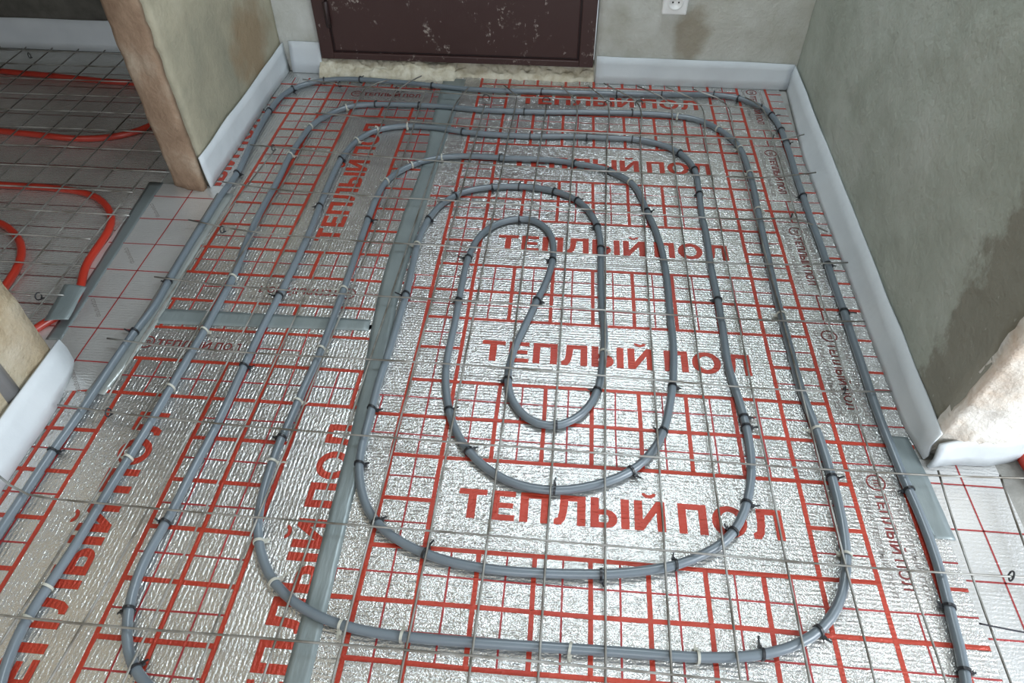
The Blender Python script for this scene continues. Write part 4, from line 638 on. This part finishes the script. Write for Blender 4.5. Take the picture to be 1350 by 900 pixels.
def printed_mat(label, loc, rz, scale, u0, u1, v0, v1, ztop, seed):
    """roll of printed foil: 0.1 m print grid, u across the roll, v along it"""
    global SV, SH
    G = 0.1; TK = 0.0085; TN = 0.0034
    root = empty('insulation_mat', loc, rz, scale)
    tag(root, label, 'insulation mat', 'printed foil mats')
    b = (u0, v0, u1, v1)
    nxs = max(2, int((u1 - u0) / 0.05)); nys = max(2, int((v1 - v0) / 0.05))
    sh = Quads(); sh.box(u0, v0, -0.004, u1, v1, 0.0)
    sheet_o = link('foil_sheet', sh.mesh(), M['foil'], root)
    red = Quads(); thin = Quads()
    z1 = 0.00052; z1b = 0.00042; z2 = 0.00032; z2b = 0.00022
    for u in (-1, 0, 1, 8, 9, 10):
        line(red, u * G, v0, u * G, v1, TK * (0.9 if u in (-1, 10) else 1.0), b, z1, seed + u)
    kmin = int(math.floor(v0 / 0.4)) - 1; kmax = int(math.ceil(v1 / 0.4)) + 1
    for k in range(kmin, kmax + 1):
        vb = 0.4 * k
        # block: three thick rows, thin ones between
        for dv in (-1, 0, 1):
            e0, e1 = (0.0, 9 * G) if dv else (-1.5 * G, 10.5 * G)
            line(red, e0, vb + dv * G, e1, vb + dv * G, TK, b, z1b, seed + 20 + k * 3 + dv)
        for dv in (-0.5, 0.5):
            line(thin, -1.5 * G, vb + dv * G, 10.5 * G, vb + dv * G, TN, b, z2b, seed + 40 + k * 3 + dv)
        for u in range(2, 8):
            line(red, u * G, vb - G, u * G, vb + G, TK, b, z1, seed + 60 + u + k)
        for u in range(0, 9):
            line(thin, (u + 0.5) * G, vb - G, (u + 0.5) * G, vb + G, TN, b, z2, seed + 80 + u + k)
        for u in (-0.5, 9.5):
            line(thin, u * G, vb - 0.5 * G, u * G, vb + 0.5 * G, TN, b, z2, seed + 90 + u + k)
        # outer columns keep their ticks beside the lettering
        for uu in (0, 8):
            line(red, uu * G, vb + 2 * G, (uu + 1) * G, vb + 2 * G, TK, b, z1b, seed + 100 + uu + k)
            for dv in (1.5, 2.5):
                line(thin, uu * G, vb + dv * G, (uu + 1) * G, vb + dv * G, TN, b, z2b, seed + 110 + uu + k + dv)
            line(thin, (uu + 0.5) * G, vb + G, (uu + 0.5) * G, vb + 3 * G, TN, b, z2, seed + 120 + uu + k)
        for dv in (1, 2, 3):
            for (e0, e1) in ((-1.5 * G, -1.0 * G), (10.0 * G, 10.5 * G)):
                line(red, e0, vb + dv * G, e1, vb + dv * G, TK * 0.8, b, z1b, seed + 130 + dv)
                if dv < 3: line(thin, e0, vb + (dv + 0.5) * G, e1, vb + (dv + 0.5) * G, TN, b, z2b, seed + 140 + dv)
    tag(link('printed_thick_lines', red.mesh(), M['print_red'], root), kind='stuff')
    tag(link('printed_thin_lines', thin.mesh(), M['print_thin'], root), kind='stuff')
    tiny = Quads()
    for k in range(kmin, kmax + 1):
        vc = 0.4 * k + 0.2
        if v0 < vc - 0.032 and vc - 0.025 < v1:
            for word, wx, ww in (('ТЕПЛЫЙ', 0.147, 0.391), ('ПОЛ', 0.562, 0.192)):
                q = Quads(); big_word(q, word, wx, vc - 0.0315, ww, 0.063, 0.00046)
                me = q.mesh()
                if vc + 0.05 > v1:
                    bm = bmesh.new(); bm.from_mesh(me)
                    bmesh.ops.bisect_plane(bm, geom=bm.verts[:] + bm.edges[:] + bm.faces[:], plane_co=(0, v1 - 0.002, 0), plane_no=(0, 1, 0), clear_outer=True)
                    bm.to_mesh(me); bm.free()
                if len(me.polygons):
                    o = link('printed_word', me, M['print_red'], root)
                    if vc + 0.05 > v1: o['kind'] = 'stuff'
        for side in (-1, 1):
            uc = -0.05 if side < 0 else 0.95
            if not (u0 + 0.02 < uc < u1 - 0.02): continue
            if side < 0:      # reads up the roll
                st = vc - 0.085; rot = math.pi / 2; d = 1
            else:
                st = vc + 0.085; rot = -math.pi / 2; d = -1
            lo, hi = min(st, st + d * 0.2), max(st, st + d * 0.2)
            if lo < v0 + 0.005 or hi > v1 - 0.005: continue
            small = Quads()
            SV, SH = 0.18, 0.15
            big_word(small, 'ТЕПЛЫЙ', uc + 0.0105 * d, st, 0.126, 0.021, 0.0005, rot, 0.16)
            big_word(small, 'ПОЛ', uc + 0.0105 * d, st + 0.137 * d, 0.058, 0.021, 0.0005, rot, 0.16)
            cy = st - d * 0.024
            ring(small, uc, cy, 0.0155, 0.0185, 0.0005)
            big_word(small, 'ТП', uc + 0.0055 * d, cy - 0.0085 * d, 0.017, 0.011, 0.0005, rot)
            SV, SH = 0.245, 0.19
            link('margin_lettering', small.mesh(), M['print_small'], root)
            put_text(tiny, 'СИСТЕМА ТЕПЛЫЙ ПОЛ', uc + (0.034) * d, st - d * 0.04, 0.25, 0.0105, rot, 0.004, 0.0005)
            put_text(tiny, 'СИСТЕМА ТЕПЛЫЙ ПОЛ', uc - (0.023) * d, st - d * 0.04, 0.25, 0.0105, rot, 0.004, 0.0005)
    if tiny.f: tag(link('fine_print', tiny.mesh(), M['print_fine'], root), kind='stuff')
    return root

printed_mat('large foil mat with red print under the pipe spiral, reaching the right wall', (0, 0, 0), 0.0, 1.0, -0.07, 1.05, -1.3, 1.945, 0, 1)
printed_mat('foil mat with sideways red lettering beside the stub wall, left of the door', (-0.11, 0.815, 0), math.pi / 2, 1.03, -0.165, 1.095, -0.035, 0.588, 0, 200)
printed_mat('foil mat with sideways red lettering in the near left corner', (-0.315, -0.406, 0), math.pi / 2, 1.02, -0.60, 1.045, -0.236, 0.432, 0, 400)

def thin_mat(label, poly, xs, ys, x0, x1, y0, y1, ztop, mat, words=(), lines='print_thin'):
    root = empty('insulation_mat', (0, 0, 0)); tag(root, label, 'insulation mat')
    link('foil_sheet', prism_mesh(poly, -0.004 if ztop <= 0 else ztop - 0.001, ztop), mat, root)
    q = Quads(); b = (x0, y0, x1, y1)
    for x in xs: line(q, x, y0, x, y1, 0.0032, b, ztop + 0.0004, x * 9)
    for y in ys: line(q, x0, y, x1, y, 0.0034, b, ztop + 0.0004, y * 9)
    tag(link('printed_thin_lines', q.mesh(), M[lines], root), kind='stuff')
    t = Quads()
    for (body, x, y, rot) in words:
        put_text(t, body, x, y, 0.075, 0.011, rot, 0.004, ztop + 0.0005)
    if t.f: tag(link('fine_print', t.mesh(), M['print_fine'], root), kind='stuff')
    return root
thin_mat('plain foil strip with thin dark red grid in the left doorway', [(-0.90, 0.42), (-0.76, 0.40), (-0.655, 0.42), (-0.655, 1.195), (-0.90, 1.195)],
         (-0.765,), (0.392, 0.492, 0.595, 0.702, 0.806, 0.914, 1.025, 1.132), -0.895, -0.66, 0.43, 1.19, 0.0014, M['foil_plain'],
         [('строматор', -0.86, 1.09, -0.9), ('строматор', -0.84, 0.89, -0.9), ('строматор', -0.83, 0.69, -0.9), ('строматор', -0.76, 0.46, -0.9)])
thin_mat('shiny foil mat under the red pipes in the left room', [(-3.0, -0.5), (-0.88, -0.5), (-0.88, 2.045), (-3.0, 2.085)],
         [], [-0.03 + 0.1 * i for i in range(20)], -2.98, -0.89, -0.48, 2.02, -0.002, M['foil_room'], lines='print_dim')
thin_mat('bright foil strip with thin red grid in the right doorway', [(1.0505, -1.3), (1.196, -1.3), (1.196, 0.372), (1.0505, 0.372)],
         (1.119,), [0.317 - 0.1 * i for i in range(14)], 1.053, 1.194, -1.25, 0.365, -0.0004, M['foil_plain'])

# ------------------------------------------------------------------ tape
def tape(label, left, right, mat, z=0.0008, seed=0.0, lift=0.0012):
    n_ = 30; L = spline([(x, y, z) for x, y in left], 0.03); Rr = spline([(x, y, z) for x, y in right], 0.03)
    def at(P, t):
        f_ = t * (len(P) - 1); i = min(int(f_), len(P) - 2); return P[i].lerp(P[i + 1], f_ - i)
    V = []; F = []
    for i in range(n_ + 1):
        a, b = at(L, i / n_), at(Rr, i / n_)
        for j in range(5):
            p = a.lerp(b, j / 4).copy()
            p.z += lift * (0.5 + 0.5 * nz(p.x * 40 + seed, p.y * 12)) * (1 if 0 < j < 4 else 0.2)
            if 0 < i < n_ and j in (0, 4): p.x += 0.0015 * nz(p.y * 20, seed + j)
            V.append(p)
    for i in range(n_):
        for j in range(4):
            F.append((i * 5 + j, i * 5 + j + 1, i * 5 + j + 6, i * 5 + j + 5))
    o = link('tape_strip', mesh_from(V, F, True), mat)
    md = o.modifiers.new('thickness', 'SOLIDIFY'); md.thickness = 0.0004; md.offset = 1
    tag(o, label, 'tape'); return o
tape('long grey duct tape seam between the large mat and the left mats',
     [(-0.140, 1.93), (-0.135, 1.67), (-0.120, 1.37), (-0.131, 1.09), (-0.130, 0.78), (-0.100, 0.43), (-0.092, 0.2), (-0.085, -0.14), (-0.08, -0.8)],
     [(-0.060, 1.93), (-0.064, 1.67), (-0.073, 1.37), (-0.074, 1.09), (-0.077, 0.78), (-0.056, 0.43), (-0.054, 0.2), (-0.043, -0.14), (-0.04, -0.8)], M['tape'])
tape('grey duct tape crossing between the two sideways printed left mats', [(-0.645, 0.674), (-0.4, 0.676), (-0.128, 0.676)], [(-0.645, 0.622), (-0.4, 0.630), (-0.125, 0.640)], M['tape'], seed=3)
tape('dark grey tape along the left room edge of the doorway', [(-0.912, 1.20), (-0.895, 1.0), (-0.878, 0.8), (-0.868, 0.55)], [(-0.868, 1.20), (-0.857, 1.0), (-0.845, 0.8), (-0.830, 0.55)], M['tape_dark'], z=0.0016, seed=5)
tape('wrinkled grey tape beside the outermost left pipe run', [(-0.690, 1.16), (-0.685, 0.9), (-0.680, 0.6), (-0.695, 0.40)], [(-0.640, 1.16), (-0.642, 0.9), (-0.632, 0.6), (-0.650, 0.40)], M['film'], z=0.0016, seed=7, lift=0.003)
tape('short grey tape beside the right pipe run at the doorway', [(0.995, 0.425), (1.002, 0.33), (1.02, 0.195)], [(1.044, 0.425), (1.054, 0.33), (1.062, 0.195)], M['tape'], seed=9)
# loose flap of tape over the red pipe
tape('crumpled grey tape flap stuck over the red pipe by the doorway', [(-0.905, 0.72), (-0.895, 0.66), (-0.885, 0.59)], [(-0.845, 0.715), (-0.838, 0.66), (-0.83, 0.60)], M['tape'], z=0.0205, seed=11, lift=0.004)

# ------------------------------------------------------------------ grey heating pipe
PIPE_R = 0.0086; PIPE_Z = 0.0098
o = link('heating_pipe', tube_mesh([(x, y, PIPE_Z) for x, y in PIPE], PIPE_R, 12), M['pipe'])
tag(o, 'long grey plastic heating pipe wound in a spiral over the foil mats', 'pipe')
RED_LABELS = ['red heating pipe bent in a hairpin near the far left wall', 'red heating pipe curving down to the grey tape in the left doorway',
              'red heating pipe bend cut by the left edge, above the near wall', 'red pipe piece beyond the free end of the right wall']
for pts, lab in zip(RED, RED_LABELS):
    o = link('heating_pipe', tube_mesh([(x, y, 0.0082) for x, y in pts], 0.0100, 12), M['red_pipe']); tag(o, lab, 'pipe')
o = link('drain_pipe', tube_mesh([(-0.787, 0.325, -0.003), (-0.787, 0.325, 0.4), (-0.787, 0.325, 1.2), (-0.787, 0.325, 2.59)], 0.026, 20), M['drain_pipe'])
tag(o, 'grey upright plastic pipe set in the near left wall', 'pipe')

# ------------------------------------------------------------------ steel mesh
WR = 0.0022
mesh_main = empty('reinforcing_mesh', (0.3, 0.7, 0)); tag(mesh_main, 'welded steel wire mesh lying over the grey pipe spiral', 'wire mesh')
mesh_side = empty('reinforcing_mesh', (-1.5, 1.2, 0)); tag(mesh_side, 'welded steel wire mesh over the red pipes in the left room', 'wire mesh')
def wire(points, parent, seed):
    pts = spline(points, 0.04)
    pts = [p + Vector((0.0008 * nz(p.x * 9, p.y * 9, seed), 0.0008 * nz(p.x * 9, p.y * 9, seed + 4), 0.0012 * nz(p.x * 6, p.y * 6, seed + 8))) for p in pts]
    pts = [p - parent.location for p in pts]
    return link('wire', tube_mesh(pts, WR, 6), M['wire'], parent)
for k, w in enumerate(WV): wire(w, mesh_main, k * 1.7)
for k, w in enumerate(WH): wire(w, mesh_main, 50 + k * 1.7)
for k in range(11):
    x = -0.925 - 0.1045 * k
    wire([(x, 2.02 if x < -0.86 else 1.15, 0.0208), (x + 0.004, 1.5, 0.0208), (x, 1.0, 0.0208), (x + 0.002, 0.52, 0.0208)], mesh_side, 100 + k)
for k in range(14):
    y = 1.985 - 0.109 * k
    xe = -0.85 if y > 1.2 else -0.90 + 0.03 * math.sin(k * 2.3)
    wire([(-2.1, y + 0.004, 0.0244), (-1.6, y, 0.0244), (-1.2, y + 0.003, 0.0244), (xe, y, 0.0244)], mesh_side, 140 + k)

# ------------------------------------------------------------------ cable ties
def tie_mesh(seed, tail_len, tail_ang, side):
    """ring round the pipe (axis = local x), a lock head at its foot and a trimmed tail"""
    rnd = random.Random(seed)
    V = []; F = []; n_ = 18; r0, r1, hw = PIPE_R + 0.0002, PIPE_R + 0.0020, 0.0023
    # slightly taller than wide: it also takes in the mesh wire above
    for k in range(n_):
        a = 2 * math.pi * k / n_
        for r_ in (r0, r1):
            for x in (-hw, hw):
                ca, sa = math.cos(a), math.sin(a)
                zz = r_ * sa * (1.18 if sa > 0 else 0.98)
                V.append((x + 0.0012 * ca, r_ * ca, zz))
    for k in range(n_):
        a = 4 * k; b = 4 * ((k + 1) % n_)
        F += [(a, b, b + 1, a + 1), (a + 2, a + 3, b + 3, b + 2), (a, a + 2, b + 2, b), (a + 1, b + 1, b + 3, a + 3)]
    def box(c, hx, hy, hz, rot):
        b = len(V); R_ = Matrix.Rotation(rot, 3, 'X')
        for z in (-hz, hz):
            for y in (-hy, hy):
                for x in (-hx, hx):
                    V.append(Vector(c) + R_ @ Vector((x, y, z)))
        F.extend([(b, b + 2, b + 3, b + 1), (b + 4, b + 5, b + 7, b + 6), (b, b + 1, b + 5, b + 4), (b + 2, b + 6, b + 7, b + 3), (b, b + 4, b + 6, b + 2), (b + 1, b + 3, b + 7, b + 5)])
    hy = side * (r1 + 0.0015)
    box((0, hy, -0.0030), 0.0034, 0.0030, 0.0028, 0.0)
    # tail: a short bent strap
    c0 = Vector((0, hy, -0.003)); d = Vector((0.0, side * math.cos(tail_ang), math.sin(tail_ang)))
    c1 = c0 + d * tail_len * 0.5; c2 = c1 + (d + Vector((0.3, 0, -0.25))).normalized() * tail_len * 0.5
    b = len(V)
    for c in (c0, c1, c2):
        for x in (-hw * 0.8, hw * 0.8):
            for t in (-0.0006, 0.0006):
                V.append(c + Vector((x, 0, t)))
    for i in range(2):
        a = b + 4 * i
        F.extend([(a, a + 4, a + 6, a + 2), (a + 1, a + 3, a + 7, a + 5), (a, a + 1, a + 5, a + 4), (a + 2, a + 6, a + 7, a + 3)])
    F.extend([(b, b + 2, b + 3, b + 1), (b + 8, b + 9, b + 11, b + 10)])
    return mesh_from(V, F)
TM = {}
for c in 'bw':
    TM[c] = []
    for k, (tl, ta, sd) in enumerate(((0.010, 0.2, 1), (0.014, 0.5, -1), (0.008, 0.1, -1), (0.018, 0.35, 1), (0.012, 0.8, 1))):
        me = tie_mesh(k, tl, ta, sd); me.materials.append(M['tie_black'] if c == 'b' else M['tie_white']); TM[c].append(me)
ORD = ['first', 'second', 'third', 'fourth', 'fifth', 'sixth', 'seventh', 'eighth', 'ninth', 'tenth']
CNAME = {'b': 'black', 'w': 'white'}
RUN = {'F': ('far pipe run from the door', 'from the left', lambda t: t[2]), 'A': ('left pipe run from the left', 'from the door', lambda t: -t[3]),
       'C': ('right pipe run from the wall', 'from the door', lambda t: -t[3]), 'N': ('near pipe bend from the camera', 'from the left', lambda t: t[2]),
       'S': ('', 'from the door', lambda t: -t[3])}
runs = {}
for t in TIES: runs.setdefault(t[0], []).append(t)
ti = 0
for key, items in runs.items():
    what, frm, kf = RUN[key[0]]
    for j, t in enumerate(sorted(items, key=kf)):
        me = TM[t[1]][(ti * 7 + j) % 5]
        o = link('cable_tie', me); ti += 1
        o.location = (t[2], t[3], PIPE_Z); o.rotation_euler = (0, 0, t[4] + (math.pi if t[4] < -1.6 or t[4] > 1.7 else 0) + random.uniform(-0.12, 0.12))
        if key[0] == 'S':
            lab = '%s cable tie, %s from the door on the innermost slanting pipe run' % (CNAME[t[1]], ORD[j])
        elif len(items) == 1:
            lab = 'single %s cable tie on the %s %s' % (CNAME[t[1]], ORD[int(key[1]) - 1], what)
        else:
            lab = '%s cable tie, %s %s on the %s %s' % (CNAME[t[1]], ORD[j], frm, ORD[int(key[1]) - 1], what)
        tag(o, lab, 'cable tie', 'cable ties on the grey pipe')

# ties that only hold mesh wires together: an upright open loop with a lock
def hook_mesh(kind):
    V = []; pts = []
    if kind == 0:
        for k in range(13):
            a = math.radians(-35 + 250 * k / 12)
            pts.append((0.0125 * math.cos(a), 0, 0.004 + 0.0115 * math.sin(a)))
    else:
        for k in range(13):
            a = math.radians(-70 + 300 * k / 12)
            pts.append((0, 0.008 * math.cos(a), 0.006 + 0.010 * math.sin(a)))
        pts.append((0.002, 0.010, -0.006))
    return tube_mesh(pts, 0.0017, 6)
HM = [hook_mesh(0), hook_mesh(1)]
for me in HM: me.materials.append(M['tie_black'])
HOOK_LABELS = ['black wire tie arching over the mesh beside the second far pipe, leftmost of four', 'black wire tie arching over the mesh by the second far pipe, second from left',
               'black wire tie arching over the mesh by the second far pipe, third from left', 'black wire tie arching over the mesh by the second far pipe, fourth from left',
               'black mesh tie just inside the far left bend of the outermost pipe', 'black mesh tie between the first two far pipes, over small lettering',
               'black mesh tie between the first two left pipe runs, beside the stub wall', 'black mesh tie by the first left pipe run near the doorway foil',
               'black mesh tie near the loose foam strip at lower left', 'black mesh tie on the bright foil strip at the right edge',
               'black mesh tie on the right margin lettering, nearest the back wall', 'black mesh tie on the right margin lettering, halfway along the right wall',
               'black mesh tie beside the far right bend of the outermost pipe', 'black mesh tie inside the far right corner over the margin print',
               'black mesh tie in the left room above the near wall', 'black mesh tie at the far left wall of the left room', 'black mesh tie in the left room beside the stub wall']
for (x, y, kd), lab in zip(HOOKS, HOOK_LABELS):
    o = link('mesh_tie', HM[kd]); o.location = (x, y, 0.016 if kd == 0 else 0.0145); o.rotation_euler = (0, 0, random.uniform(-0.3, 0.3))
    tag(o, lab, 'cable tie', 'ties on the mesh')

# loose black strap on the right doorway foil
o = link('cable_offcut', tube_mesh(spline([(1.030, 0.0285, 0.0275), (1.061, 0.0236, 0.0285), (1.0985, 0.019, 0.0285), (1.17, 0.015, 0.0275), (1.26, 0.02, 0.006)], 0.01), 0.0016, 6), M['cable'])
tag(o, 'thin dark cable offcut lying on the right doorway mesh', 'cable')
